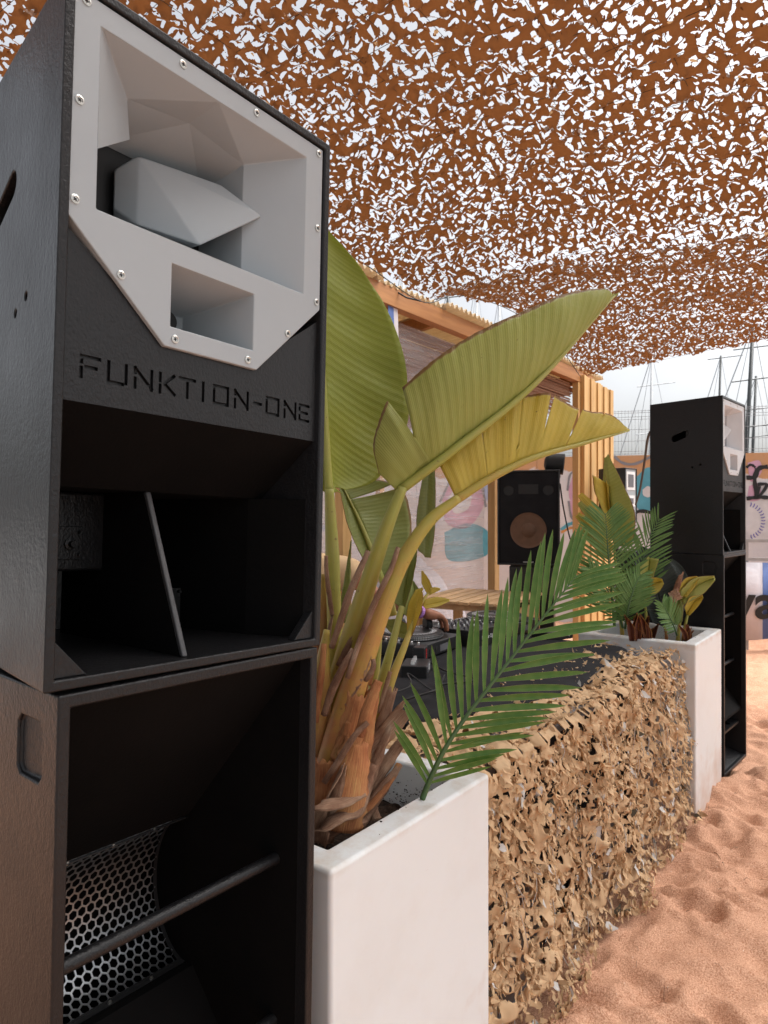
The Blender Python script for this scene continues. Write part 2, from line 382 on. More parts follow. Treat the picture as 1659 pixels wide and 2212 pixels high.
def catmull(pts, n):
    """n+1 points on a Catmull-Rom spline through tuples"""
    P = [np.array(p, float) for p in pts]; P = [2 * P[0] - P[1]] + P + [2 * P[-1] - P[-2]]; m = len(P) - 3; out = []
    for i in range(n + 1):
        t = i / n * m; k = min(int(t), m - 1); t -= k; a, b, c, d = P[k:k + 4]
        out.append(.5 * (2 * b + (c - a) * t + (2 * a - 5 * b + 4 * c - d) * t * t + (3 * b - a - 3 * c + d) * t ** 3))
    return out

# ================================================================== THE GROUND
def make_sand():
    xs = np.concatenate([np.arange(-3, 1.5, .09), np.arange(1.5, 6.5, .022), np.arange(6.5, 14.01, .07)])
    ys = np.concatenate([np.arange(-3.6, -.8, .1), np.arange(-.8, 1.5, .022), np.arange(1.5, 9.01, .12)])
    X, Y = np.meshgrid(xs, ys)
    wx = X + .25 * perlin(X * 1.1, Y * 1.1, 5); wy = Y + .25 * perlin(X * 1.1, Y * 1.1, 6)
    # ripples across the row, soft hollows, footprints
    ph = perlin(wx * 1.7, wy * 1.7, 1)
    rip = (1 - np.abs(perlin(wx * 4.6 + wy * 1.2, wy * 1.7, 2))) ** 3
    Z = .040 * ph + .032 * (rip - .5) + .020 * perlin(X * 4.5, Y * 4.5, 3) + .015 * perlin(X * 10, Y * 10, 4) + .008 * perlin(X * 21, Y * 21, 8)
    r2 = np.random.default_rng(11)
    for _ in range(330):
        px, py = r2.uniform(1.6, 8), r2.uniform(-.8, 1.0); a = r2.uniform(0, 6.28); dx, dy = X - px, Y - py
        e = ((dx * np.cos(a) + dy * np.sin(a)) / .11) ** 2 + ((-dx * np.sin(a) + dy * np.cos(a)) / .05) ** 2
        Z += -.024 * np.exp(-e * 1.3) + .017 * np.exp(-(np.sqrt(e) - 1.35) ** 2 * 6)
    ex = np.clip(np.minimum(np.minimum(X + 3, 14 - X), np.minimum(Y + 3.6, 9 - Y)) / 1.2, 0, 1)
    Z = (Z - .015) * ex - .2 * (1 - ex)
    ny, nx = X.shape; idx = np.arange(nx * ny).reshape(ny, nx)
    Q = np.stack([idx[:-1, :-1], idx[:-1, 1:], idx[1:, 1:], idx[1:, :-1]], -1).reshape(-1, 4)
    o = obj('sand', np_mesh('sand', np.stack([X, Y, Z], -1).reshape(-1, 3), Q), M['sand'])
    tag(o, 'rippled red beach sand trodden into hollows', 'sand', kind='structure')
    g = MB().box(-300, 600, -400, 500, -.6, -.14).build('ground', simple('grey_low_bounce_ground', (.27, .265, .26, 1), (.22, .215, .21, 1), .85, .6, 30, .3)); tag(g, 'flat far ground to the horizon, made grey to weaken warm bounce light', 'ground', kind='structure')  # far ground's grey is invented to reduce warm light bounced from sand
make_sand()

# ================================================================== LOUDSPEAKERS
def shell(Wf, Wb, D, H, t, dt):
    """open-fronted box, tapering towards the back; front at y=0"""
    mb = MB(); inn = lambda y: (Wf + (Wb - Wf) * y / D) / 2 - t
    o = [(-Wf / 2, 0, 0), (Wf / 2, 0, 0), (Wf / 2, 0, H), (-Wf / 2, 0, H), (-Wb / 2, D, 0), (Wb / 2, D, 0), (Wb / 2, D, H), (-Wb / 2, D, H)]
    i0, i1 = inn(0), inn(dt)
    i = [(-i0, 0, t), (i0, 0, t), (i0, 0, H - t), (-i0, 0, H - t), (-i1, dt, t), (i1, dt, t), (i1, dt, H - t), (-i1, dt, H - t)]
    mb.add(o + i, [(0, 4, 5, 1), (1, 5, 6, 2), (2, 6, 7, 3), (3, 7, 4, 0), (4, 7, 6, 5),
                   (0, 1, 9, 8), (1, 2, 10, 9), (2, 3, 11, 10), (3, 0, 8, 11),
                   (8, 9, 13, 12), (9, 10, 14, 13), (10, 11, 15, 14), (11, 8, 12, 15), (12, 13, 14, 15)])
    return mb

def slot(cx, cz, L, h, tilt, n=8):
    pts = []
    for s_, a0 in ((1, -90), (-1, 90)):
        for k in range(n + 1):
            a = R(a0 + 180 * k / n); pts.append((s_ * (L - h) / 2 + h / 2 * math.cos(a), h / 2 * math.sin(a)))
    ct, st = math.cos(tilt), math.sin(tilt)
    return [(cx + x * ct - z * st, cz + x * st + z * ct) for x, z in pts]

LETTERS = {  # stencil strokes on a 1 x 1 cell: (x0, z0, x1, z1)
 'F': [(0, 0, 0, .42), (0, .72, 0, 1), (0, 1, .95, 1), (.25, .50, .78, .50)],
 'U': [(0, 1, 0, .0), (0, 0, .80, 0), (1, .08, 1, 1)],
 'N': [(0, .0, 0, .45), (0, .78, 0, 1), (0, 1, 1, .05), (1, 0, 1, 1)],
 'K': [(0, 0, 0, .36), (0, .62, 0, 1), (.3, .5, .95, 1), (.3, .5, 1, 0)],
 'T': [(0, 1, 1, 1), (.5, 0, .5, .78)],
 'I': [(.5, 0, .5, 1)],
 'O': [(0, .0, 0, .7), (0, 1, 1, 1), (1, 1, 1, .28), (1, 0, 0, 0), (0, .9, 0, 1), (1, .1, 1, 0)],
 '-': [(0, .48, 1, .48)],
 'E': [(0, 0, 0, .30), (0, .70, 0, 1), (0, 1, 1, 1), (.2, .5, .85, .5), (0, 0, 1, 0)],
}
def make_upper():
    H, W, D = 1.03, .56, .50; ox = -.28
    root = empty('horn_loudspeaker')
    cab = shell(W, .375, D, H, .016, D - .03).build('cabinet', M['cab'], None, bevel=0)
    # handle slots and two rigging holes cut through the sides
    cut = MB(); cut.prism(slot(.282, .79, .125, .045, R(-18)), 'x', -.34, -.175)
    for yy, zz in ((.20, .575), (.145, .59)):
        cut.prism([(yy + .007 * math.cos(a), zz + .007 * math.sin(a)) for a in [k * math.pi / 5 for k in range(10)]], 'x', -.3, -.2 - .0)
    cut2 = MB().prism(slot(.335, .79, .125, .045, R(-18)), 'x', .175, .34)
    boolean_cut(cab, [cut.mesh('c'), cut2.mesh('c')])
    cab.parent = root
    m = cab.modifiers.new('bevel', 'BEVEL'); m.width = .006; m.segments = 3; m.limit_method = 'ANGLE'; m.angle_limit = R(40); m.harden_normals = True
    cab.data.shade_smooth(); cab.data.set_sharp_from_angle(angle=R(50))
    # engraved front board
    fp = MB().prism([(.017 + ox, .414), (.543 + ox, .414), (.543 + ox, .66), (.374 + ox, .540), (.182 + ox, .540), (.017 + ox, .665)], 'y', .012, .032)
    panel = fp.build('front_board', M['cab'])
    word = 'FUNKTION-ONE'
    span = [(.034, .064), (.078, .108), (.124, .154), (.170, .198), (.209, .239), (.252, .262), (.281, .312), (.329, .359), (.376, .392), (.407, .438), (.455, .485), (.497, .523)]
    cut = MB(); hw = .0028
    for ch, (a, b) in zip(word, span):
        a, b = .523 - (.523 - a) * .974, .523 - (.523 - b) * .974
        for x0, z0, x1, z1 in LETTERS[ch]:
            p = Vector((a + (b - a) * x0 + ox, .452 + .030 * z0)); q = Vector((a + (b - a) * x1 + ox, .452 + .030 * z1))
            d = (q - p).normalized(); nn = Vector((-d.y, d.x)) * hw; p -= d * hw; q += d * hw
            cut.prism([(p + nn)[:], (p - nn)[:], (q - nn)[:], (q + nn)[:]], 'y', .005 + random.random() * .002, .0175 + random.random() * .001)
    boolean_cut(panel, [cut.mesh('c')]); panel.parent = root
    # moulded grey flare: face plate with two mouths
    fy = .004                                  # face of the moulding
    out = [(.012, .682), (.180, .526), (.376, .526), (.541, .682), (.541, 1.012), (.012, 1.012)]
    big = [(.057, .701), (.494, .701), (.494, .976), (.057, .976)]
    sml = [(.190, .560), (.366, .560), (.366, .664), (.190, .664)]
    bm = bmesh.new()
    def loop(pts, y): return [bm.verts.new((x + ox, y, z)) for x, z in pts]
    vo, vb, vsm = loop(out, fy), loop(big, fy), loop(sml, fy)
    es = []
    for lp in (vo, vb, vsm):
        es += [bm.edges.new((lp[i], lp[(i + 1) % len(lp)])) for i in range(len(lp))]
    bmesh.ops.triangle_fill(bm, use_beauty=True, edges=es)
    back = loop(out, .03)
    for i in range(6): bm.faces.new((vo[i], vo[(i + 1) % 6], back[(i + 1) % 6], back[i]))
    # big horn: corners, centre of the long edges, knee ring, throat
    # (long edge centres join the rim as an extra fan)
    def P(x, z, y): return bm.verts.new((x + ox, y + fy, z))
    k1, k2, k3, k4 = P(.150, .733, .078), P(.400, .733, .078), P(.400, .944, .078), P(.150, .944, .078)
    t1, t2, t3, t4 = P(.165, .765, .19), P(.385, .765, .19), P(.385, .915, .19), P(.165, .915, .19)
    bl, br, tr, tl = vb
    tc, bc = P(.276, .9755, .002), P(.276, .7015, .002); mt_, mb_ = P(.276, .966, .082), P(.276, .712, .082); c6 = P(.158, .880, .080); lc = P(.0575, .792, .001)
    for f in ((tl, k4, tc), (tc, k4, mt_), (tc, mt_, k3), (tc, k3, tr), (tl, tc, tr), (bl, bc, k1), (bc, mb_, k1), (bc, k2, mb_), (bc, br, k2), (bl, br, bc),
              (tl, lc, c6, k4), (tr, k3, br), (k3, k2, br), (k4, c6, t4), (k2, k3, t3, t2), (k3, mt_, t3), (mt_, t4, t3), (mt_, k4, t4), (k2, t2, mb_), (mb_, t2, t1), (mb_, t1, k1)): bm.faces.new(f)
    s1, s2, s3, s4 = P(.235, .592, .15), P(.322, .592, .15), P(.322, .634, .15), P(.235, .634, .15)
    a1, a2, a3, a4 = vsm
    for f in ((a1, a2, s2, s1), (a2, a3, s3, s2), (a3, a4, s4, s3), (a4, a1, s1, s4), (s1, s2, s3, s4)): bm.faces.new(f)
    bmesh.ops.recalc_face_normals(bm, faces=bm.faces)
    me = bpy.data.meshes.new('horn_flare'); bm.to_mesh(me); bm.free()
    fl = obj('horn_flare', me, M['horn'], root)
    m = fl.modifiers.new('bevel', 'BEVEL'); m.width = .006; m.segments = 3; m.limit_method = 'ANGLE'; m.angle_limit = R(14); m.harden_normals = True
    me.shade_smooth(); me.set_sharp_from_angle(angle=R(8))
    # black throats
    th = MB().box(.068 + ox, .42 + ox, .1955, .25, .70, .95).build('throat', M['dark'], fl)
    MB().lathe([(.018, 0), (.018, .02)], n=20, M=Matrix.Translation((.276 + ox, .152, .613)) @ Matrix.Rotation(R(90), 4, 'X')).build('tweeter_throat', M['dark'], fl)
    # wedge-shaped phase plug hanging in the big mouth
    bm = bmesh.new()
    for x, z, y in ((.213, .897, .14), (.213, .772, .14), (.362, .893, .095), (.432, .848, .053), (.300, .749, .075),
                    (.186, .868, .172), (.186, .80, .172), (.33, .885, .20), (.36, .79, .20), (.205, .785, .20), (.205, .885, .20)):
        bm.verts.new((x + ox, y + fy, z))
    r_ = bmesh.ops.convex_hull(bm, input=bm.verts)
    bmesh.ops.dissolve_limit(bm, angle_limit=R(4), verts=bm.verts, edges=bm.edges)
    me = bpy.data.meshes.new('phase_plug'); bm.to_mesh(me); bm.free()
    pg = obj('phase_plug', me, M['horn'], fl)
    m = pg.modifiers.new('bevel', 'BEVEL'); m.width = .0035; m.segments = 2; m.limit_method = 'ANGLE'; m.angle_limit = R(12); m.harden_normals = True
    me.shade_smooth(); me.set_sharp_from_angle(angle=R(8))
    # screws
    sb = MB().lathe([(.0068, 0), (.0068, .0016), (.0045, .0024), (.0036, .0012), (.001, .0010)], n=16, M=Matrix.Rotation(R(90), 4, 'X'))
    sme = sb.mesh('screw', False); sme.materials.append(M['screw'])
    cb = MB().box(-.0028, .0028, -.00225, -.0012, -.0007, .0007).box(-.0007, .0007, -.0024, -.0012, -.0028, .0028)
    cme = cb.mesh('cross_slot'); cme.materials.append(M['dark'])
    for x, z in ((.033, .999), (.027, .849), (.025, .703), (.100, .616), (.199, .541), (.354, .540), (.452, .612), (.530, .695), (.529, .846), (.528, .999), (.361, .999), (.200, .999)):
        s_ = obj('screw', sme, None, fl); s_.location = (x + ox, fy - .0002, z)
        s_.rotation_euler = (0, random.uniform(0, 1.5), 0)
        sme2 = cme
    # crosses share the screw mesh as a second material slot
    bmx = bmesh.new(); bmx.from_mesh(sme); n0 = len(bmx.faces); bmx.from_mesh(cme)
    bmx.faces.ensure_lookup_table()
    for f in bmx.faces[n0:]: f.material_index = 1
    bmx.to_mesh(sme); bmx.free(); sme.materials.append(M['dark'])
    # bass horn: sloping ceiling, cheeks, brace, chamber, corner blocks
    hc_ = MB().prism([(.014, .414), (.034, .414), (.150, .313), (.455, .313), (.455, .297), (.138, .297)], 'x', -.262, .262)
    hc_.v = [(x * (.262 - .186 * y) / .262, y, z) for x, y, z in hc_.v]; hc_.build('horn_ceiling', M['inner'], root)
    for s_ in (-1, 1):
        MB().prism([(s_ * .262, .022), (s_ * .185, .45), (s_ * .15, .45), (s_ * .208, .145)], 'z', .0165, .2965).build('horn_cheek', M['inner'], root)
    MB().prism([(.018, .0165), (.028, .0165), (.146, .2968), (.136, .2968)], 'x', -.0385, -.0275).build('centre_brace', M['brace'], root, bevel=.003)
    MB().prism([(.031, .0168), (.42, .0168), (.42, .2966), (.149, .2966)], 'x', -.036, -.030).build('centre_fin', M['inner'], root)
    ch = MB().box(-.20, .012, .275, .44, .150, .296).build('driver_chamber', M['cab'], root, bevel=.006)
    pl = MB().box(-.145, -.078, .270, .2755, .172, .232).build('bolt_plate', M['cab'], ch, bevel=.001)
    for x, z, r_ in ((-.085, .222, .0035), (-.085, .18, .0035)):
        MB().lathe([(r_, 0), (r_, .006)], n=6, M=Matrix.Translation((x, .270, z)) @ Matrix.Rotation(R(90), 4, 'X')).build('bolt', M['cab'], ch)
    MB().lathe([(.011, 0), (.011, .004), (.006, .005), (.006, .016)], n=8, M=Matrix.Translation((-.103, .270, .20)) @ Matrix.Rotation(R(90), 4, 'X')).build('bolt', M['cab'], ch)
    hp = MB().box(.11, .155, .29, .296, .02, .105).build('hinge_plate', M['cab'], root, bevel=.001)
    for x, z in ((.116, .098), (.149, .098), (.149, .03), (.132, .062)):
        MB().lathe([(.004, 0), (.003, .008)], n=8, M=Matrix.Translation((x, .29, z)) @ Matrix.Rotation(R(90), 4, 'X')).build('bolt', M['cab'], hp)
    for s_ in (-1, 1):
        MB().prism([(s_ * .2635, .0163), (s_ * .212, .0163), (s_ * .2635, .072)], 'y', .008, .028).build('corner_block', M['cab'], root, bevel=.002)
    return root

def hex_grille(parent):
    """curved perforated sheet; a lattice of hexagon rings"""
    x0, x1 = -.212, .212; r = .0118; t = .0022; arc0, arc1 = R(-84), R(84)
    fy = lambda th: .31 + .120 * math.cos(th); fz = lambda th: .87 + .158 * math.sin(th)
    n = 200; L = [0]; th = [arc0 + (arc1 - arc0) * i / n for i in range(n + 1)]
    for i in range(n): L.append(L[-1] + math.hypot(fy(th[i + 1]) - fy(th[i]), fz(th[i + 1]) - fz(th[i])))
    def pt(x, s, d=0):
        s = min(max(s, 0), L[-1] - 1e-6); k = int(np.searchsorted(L, s, side='right')) - 1; k = min(max(k, 0), n - 1)
        a = th[k] + (th[k + 1] - th[k]) * (s - L[k]) / (L[k + 1] - L[k])
        return (x, fy(a) + d * math.cos(a), fz(a) + d * math.sin(a))
    mb = MB(); dx = r * math.sqrt(3); dz = r * 1.5; row = 0; s = .022
    while s < L[-1] - .022:
        x = x0 + .012 + (dx / 2 if row % 2 else 0)
        while x < x1 - .012:
            vv = []
            for rr, d in ((r * 1.001, 0), (r - t, 0), (r - t, .0015)):
                for k in range(6):
                    a = R(60 * k + 30); vv.append(pt(x + rr * math.cos(a), s + rr * math.sin(a), d))
            mb.add(vv, [(k, (k + 1) % 6, 6 + (k + 1) % 6, 6 + k) for k in range(6)] + [(6 + k, 6 + (k + 1) % 6, 12 + (k + 1) % 6, 12 + k) for k in range(6)])
            x += dx
        s += dz; row += 1
    g = mb.build('hexagon_grille', M['steel'], parent, smooth='auto')
    for a, b in ((0, .014), (L[-1] - .014, L[-1])):
        q = MB()
        for i in range(3):
            s0 = a + (b - a) * i / 3; s1 = a + (b - a) * (i + 1) / 3
            q.add([pt(x0, s0), pt(x1, s0), pt(x1, s1), pt(x0, s1)], [(0, 1, 2, 3)])
        e = q.build('grille_border', M['plastic_black'], g)
        m_ = e.modifiers.new('s', 'SOLIDIFY'); m_.thickness = .0015
        for x in (-.16, -.07, .03, .13):
            p = pt(x, (a + b) / 2)
            bme = MB().lathe([(.005, 0), (.004, .003), (.001, .004)], n=10, M=Matrix.Translation(p) @ Matrix.Rotation(R(100), 4, 'X'))
            bme.build('screw', M['screw'], g, smooth='auto')
    for s_ in (x0 - .004, x1 - .008):
        side = MB()
        st = [pt(s_, L[-1] * i / 30) for i in range(31)]; en = [pt(s_ + .012, L[-1] * i / 30) for i in range(31)]
        side.add(st + en, [(i, i + 1, i + 32, i + 31) for i in range(30)])
        side.build('grille_edge', M['plastic_black'], g)
    return g

def make_sub():
    H, W, D = 1.43, .56, .72
    root = empty('horn_subwoofer')
    cab = shell(W, .46, D, H, .020, D - .03).build('cabinet', M['cab'], None)
    cut = MB(); rr = [(.05 + .082 * a, 1.295 + .088 * b) for a, b in ((.12, 0), (.88, 0), (1, .12), (1, .88), (.88, 1), (.12, 1), (0, .88), (0, .12))]
    cut.prism(rr, 'x', -.30, -.2635); cut2 = MB().prism(rr, 'x', .2635, .30)
    boolean_cut(cab, [cut.mesh('c'), cut2.mesh('c')]); cab.parent = root
    m = cab.modifiers.new('bevel', 'BEVEL'); m.width = .0065; m.segments = 3; m.limit_method = 'ANGLE'; m.angle_limit = R(40); m.harden_normals = True
    cab.data.shade_smooth(); cab.data.set_sharp_from_angle(angle=R(50))
    MB().prism([(.03, 1.4085), (.32, 1.034), (.34, 1.034), (.34, 1.4085)], 'x', -.252, .252).build('horn_ceiling', M['inner'], root)
    MB().prism([(.03, .345), (.30, .712), (.32, .712), (.34, .33), (.03, .33)], 'x', -.252, .252).build('horn_floor', M['inner'], root)
    for s_ in (-1, 1):
        MB().prism([(s_ * .258, .028), (s_ * .236, .5), (s_ * .214, .5), (s_ * .214, .33)], 'z', .3315, 1.4075).build('horn_cheek', M['inner'], root)
    MB().box(-.2, .2, .47, .48, .6, 1.15).build('chamber_back', M['inner'], root)
    hex_grille(root)
    for zz in (.995, .672):
        MB().tube([(-.262, .082, zz), (.258, .082, zz)], .0120, 14).build('brace_rod', M['cab'], root, smooth='auto')
    # port shelf with two slots, sloping kick board
    shelf = MB().box(-.238, .238, .04, .50, .235, .25).build('port_shelf', M['cab'])
    boolean_cut(shelf, [MB().prism([(x + .045 * math.cos(R(a)) , .16 + .10 * math.sin(R(a))) for a in range(0, 360, 24)], 'z', .22, .27).mesh('c') for x in (-.11, .11)])
    shelf.parent = root
    MB().prism([(.02, .0205), (.50, .0205), (.50, .17)], 'x', -.242, .242).build('kick_board', M['cab'], root)
    return root

TILT = R(1.75)
near_top = make_upper()
near_top.location = (.765, .951, 1.4335); near_top.rotation_euler = (0, TILT, 0); near_top.scale = (1.012, 1, 1)
tag(near_top, 'large black horn loudspeaker with grey moulded flare on top of the foreground stack', 'loudspeaker', 'horn loudspeakers')
near_sub = make_sub()
near_sub.location = (.738, .949, .0); near_sub.rotation_euler = (0, R(1.3), 0); near_sub.scale = (.957, 1, 1)
tag(near_sub, 'black bass cabinet with hexagon grille under the foreground loudspeaker', 'subwoofer', 'bass cabinets')
far_top = copy_tree(near_top)
far_top.location = (5.145, .925, 1.43); far_top.rotation_euler = (0, 0, R(-4.3)); far_top.scale = (.98, 1, 1)
far_top['label'] = 'distant black horn loudspeaker with grey flare coloured paler for light from the open side standing past the far planter'
M['horn_lit'] = simple('lit_moulded_horn', (.62, .63, .65, 1), (.56, .57, .59, 1), .4, 7, 30, .05)  # lit copy of the grey horn: open-side light put into its colour
for c_ in far_top.children:
    if c_.name.startswith('horn_flare'):
        for o_ in [c_] + [g_ for g_ in c_.children if g_.name.startswith('phase_plug')]:
            o_.data = o_.data.copy(); o_.data.materials[0] = M['horn_lit']
far_sub = copy_tree(near_sub)
far_sub.location = (5.145, .922, .0); far_sub.rotation_euler = (0, 0, R(-4.3))
far_sub['label'] = 'tall black bass cabinet on the sand behind the far planter'

# ================================================================== PLANTERS
def make_planter(name, x0, y0, w, d, h, label, rz=0):
    rim, dep = .075, .13
    root = empty(name, (x0 + w / 2, y0 + d / 2, 0), rz, label, 'planter', 'white planters')
    W, D = w / 2, d / 2; a, b = W - rim, D - rim
    mb = MB()
    o = [(-W, -D, -.1), (W, -D, -.1), (W, D, -.1), (-W, D, -.1), (-W, -D, h), (W, -D, h), (W, D, h), (-W, D, h)]
    i = [(-a, -b, h), (a, -b, h), (a, b, h), (-a, b, h), (-a, -b, h - dep - .05), (a, -b, h - dep - .05), (a, b, h - dep - .05), (-a, b, h - dep - .05)]
    mb.add(o + i, [(0, 1, 5, 4), (1, 2, 6, 5), (2, 3, 7, 6), (3, 0, 4, 7), (3, 2, 1, 0), (4, 5, 9, 8), (5, 6, 10, 9), (6, 7, 11, 10), (7, 4, 8, 11),
                   (8, 9, 13, 12), (9, 10, 14, 13), (10, 11, 15, 14), (11, 8, 12, 15), (12, 13, 14, 15)])
    mb.build('pot', M['planter'], root, bevel=.011, seg=4)
    n = 40; xs = np.linspace(-a, a, n); ys = np.linspace(-b, b, n); X, Y = np.meshgrid(xs, ys)
    Z = h - dep + .018 * perlin(X * 9, Y * 9, 2) + .012 * perlin(X * 25, Y * 25, 3)
    idx = np.arange(n * n).reshape(n, n); Q = np.stack([idx[:-1, :-1], idx[:-1, 1:], idx[1:, 1:], idx[1:, :-1]], -1).reshape(-1, 4)
    obj('soil', np_mesh('soil', np.stack([X, Y, Z], -1).reshape(-1, 3), Q), M['soil'], root)
    # crumbs of soil on the inner walls and rim
    cr = MB(); q = random.Random(3)
    for _ in range(420):
        if q.random() < .96: x, y, z = a - .001, q.uniform(-b, b), h - .012 - dep * q.random() ** .45
        else: x, y, z = q.uniform(-a, W - .01), q.choice((-b - q.random() * rim * .8, b)), h + .0005
        s_ = q.uniform(.0006, .0022); cr.box(x - s_, x + s_, y - s_, y + s_, z - s_ * .5, z + s_ * .6)
    c = cr.build('soil_crumbs', M['soil'], root); c['kind'] = 'stuff'
    return root
near_pl = make_planter('planter', 1.092, .962, .69, .69, .945, 'big white square planter beside the foreground bass cabinet')
far_pl = make_planter('planter', 4.145, .945, .675, .68, .965, 'white square planter at the far end of the camouflaged table')

# ================================================================== BLADES AND STALKS
def loft_blade(name, mid, edges, mat, parent, nu=48, nv=10, bulge=.0, tears=(), wav=.0, thick=.0012, seed=1):
    """blade from a midrib polyline and one or two margin polylines (world points); tears=(u, depth, gap)"""
    q = random.Random(seed); Vt = []; UV = []; F = []
    mp = catmull([tuple(p) for p in mid], nu)
    for si, ed in enumerate(edges):
        ep = catmull([tuple(p) for p in ed], nu); base = len(Vt)
        tcols = {int(round(t[0] * nu)): t for t in tears if t[3] == si}
        cols = []
        for i in range(nu + 1):
            if i in tcols: cols += [(i, -1), (i, 1)]
            else: cols.append((i, 0))
        off = [q.uniform(-1, 1) for _ in range(12)]
        for i, sgn in cols:
            m_, e_ = np.array(mp[i]), np.array(ep[i]); d = e_ - m_
            tan = np.array(mp[min(i + 1, nu)]) - np.array(mp[max(i - 1, 0)]); tan /= np.linalg.norm(tan) + 1e-9
            nn = np.cross(tan, d); nn /= np.linalg.norm(nn) + 1e-9
            ln = np.linalg.norm(d)
            for j in range(nv + 1):
                v = j / nv; p = m_ + d * v + nn * ln * bulge * math.sin(math.pi * v * .9) * (1 if si == 0 else -1)
                p = p + nn * wav * ln * math.sin(i * 72 / nu * .9 + off[si]) * v * .25 + nn * wav * ln * 2.2 * perlin(np.array(i * .16 + seed), np.array(v * 1.3), seed)
                if sgn:
                    t = tcols[i]; s0 = 1 - t[1]
                    if v > s0: p = p + tan * sgn * t[2] * (v - s0) / t[1] + nn * sgn * t[2] * .3 * (v - s0) / t[1]
                if j == nv: p = p + d / (ln + 1e-9) * q.uniform(-.0012, .0008)
                Vt.append(p); UV.append((i / nu, v))
        for c in range(len(cols) - 1):
            if cols[c][0] == cols[c + 1][0]:
                t = tcols[cols[c][0]]      # below the end of the tear the two sides stay joined
                for j in range(nv):
                    if (j + 1) / nv <= 1 - t[1] + 1e-6: F.append((base + c * (nv + 1) + j, base + (c + 1) * (nv + 1) + j, base + (c + 1) * (nv + 1) + j + 1, base + c * (nv + 1) + j + 1))
                continue
            for j in range(nv):
                F.append((base + c * (nv + 1) + j, base + (c + 1) * (nv + 1) + j, base + (c + 1) * (nv + 1) + j + 1, base + c * (nv + 1) + j + 1))
    me = bpy.data.meshes.new(name); me.from_pydata([tuple(p) for p in Vt], [], F); me.update(); me.shade_smooth(); uv_from(me, UV)
    o = obj(name, me, mat, parent)
    m_ = o.modifiers.new('s', 'SOLIDIFY'); m_.thickness = thick; m_.offset = 0
    return o

def stalk(name, pts, rad, mat, parent, n=30, k=12, flat=1.0, u0=0., u1=1., channel=0.):
    P = catmull([tuple(p) for p in pts], n); Rd = [float(np.interp(i / n, np.linspace(0, 1, len(rad)), rad)) for i in range(n + 1)]
    mb = MB().tube(P, Rd, k, True, flat, up=(CA, SA, 0)); me = mb.mesh(name, True)
    uv_from(me, [(u0 + (u1 - u0) * (i // k) / n, (i % k) / k) for i in range((n + 1) * k)])
    return obj(name, me, mat, parent)

def sheath(name, base, tip, width, mat, parent, curl=.9, nose=.25, n=18, k=9, bend=(0, 0, 0), seed=0, jag=.25, hollow=1.0):
    """torn husk: a strip wrapped part of the way round its own axis; hollow towards `bend`-side"""
    q = random.Random(seed); b, t = Vector(base), Vector(tip); ax = (t - b); L = ax.length; ax.normalize()
    view = Vector((-CA, -SA, .1)); side = ax.cross(view).normalized(); nrm = side.cross(ax).normalized()
    V_, UV, F = [], [], []
    for i in range(n + 1):
        u = i / n; wd = width * (1 - (1 - nose) * u ** 1.3) * (1 + .05 * math.sin(u * 5 + seed) + .04 * math.sin(u * 13 + seed * 2))
        c = b + ax * L * u + Vector(bend) * (u * u)
        for j in range(k + 1):
            s_ = (j / k - .5) * 2; a = s_ * curl * math.pi / 2
            rr = wd / 2 / max(.3, math.sin(min(curl * math.pi / 2, math.pi / 2)))
            p = c + side * rr * math.sin(a) + nrm * hollow * rr * (math.cos(a) - .6)
            if abs(s_) > .9: p += side * s_ * wd * q.uniform(-.05, .05)
            if i == n: p += ax * L * q.uniform(-jag, jag) * .45
            p += nrm * .003 * q.uniform(-1, 1)
            V_.append(p); UV.append((u, j / k))
    for i in range(n):
        for j in range(k): a = i * (k + 1) + j; F.append((a, a + 1, a + k + 2, a + k + 1))
    me = bpy.data.meshes.new(name); me.from_pydata([tuple(p) for p in V_], [], F); me.update(); me.shade_smooth(); uv_from(me, UV)
    o = obj(name, me, mat, parent); m_ = o.modifiers.new('s', 'SOLIDIFY'); m_.thickness = .003; m_.offset = 0
    return o

# ---- the big bird-of-paradise plant in the near planter
bird = empty('bird_of_paradise_plant', (1.44, 1.30, .82), 0, 'tall bird-of-paradise plant with paddle leaves and rusty husks in the near planter', 'plant')
bird_inv = Matrix.Translation((-1.44, -1.30, -.82))
def adopt(parent):
    inv = parent.matrix_basis.inverted()
    for c in parent.children: c.matrix_parent_inverse = inv
# tall broad leaf half hidden by the loudspeaker
A_ = lambda pts, w=None: [at(*p) if len(p) == 3 else at(p[0], p[1], w) for p in pts]
lf = loft_blade('leaf', A_([(711, 1062, 1.93), (704, 950, 1.97), (696, 800, 2.02), (690, 650, 2.06), (686, 520, 2.10), (684, 470, 2.12)]),
     [A_([(722, 1064, 1.93), (820, 1030, 2.02), (884, 905, 2.10), (868, 740, 2.14), (795, 595, 2.15), (688, 472, 2.12)]),
      A_([(700, 1062, 1.93), (610, 1010, 1.95), (540, 880, 2.02), (545, 720, 2.08), (600, 570, 2.12), (682, 472, 2.12)])], M['leaf_a'], bird, 64, 14, .10, [(.03, .5, .01, 0)], .012, seed=2)
stalk('midrib', A_([(711, 1064, 1.925), (704, 950, 1.965), (690, 650, 2.055), (684, 475, 2.115)]), [.013, .011, .007, .002], M['stalk'], lf, 24, 8, u0=.8, u1=1)
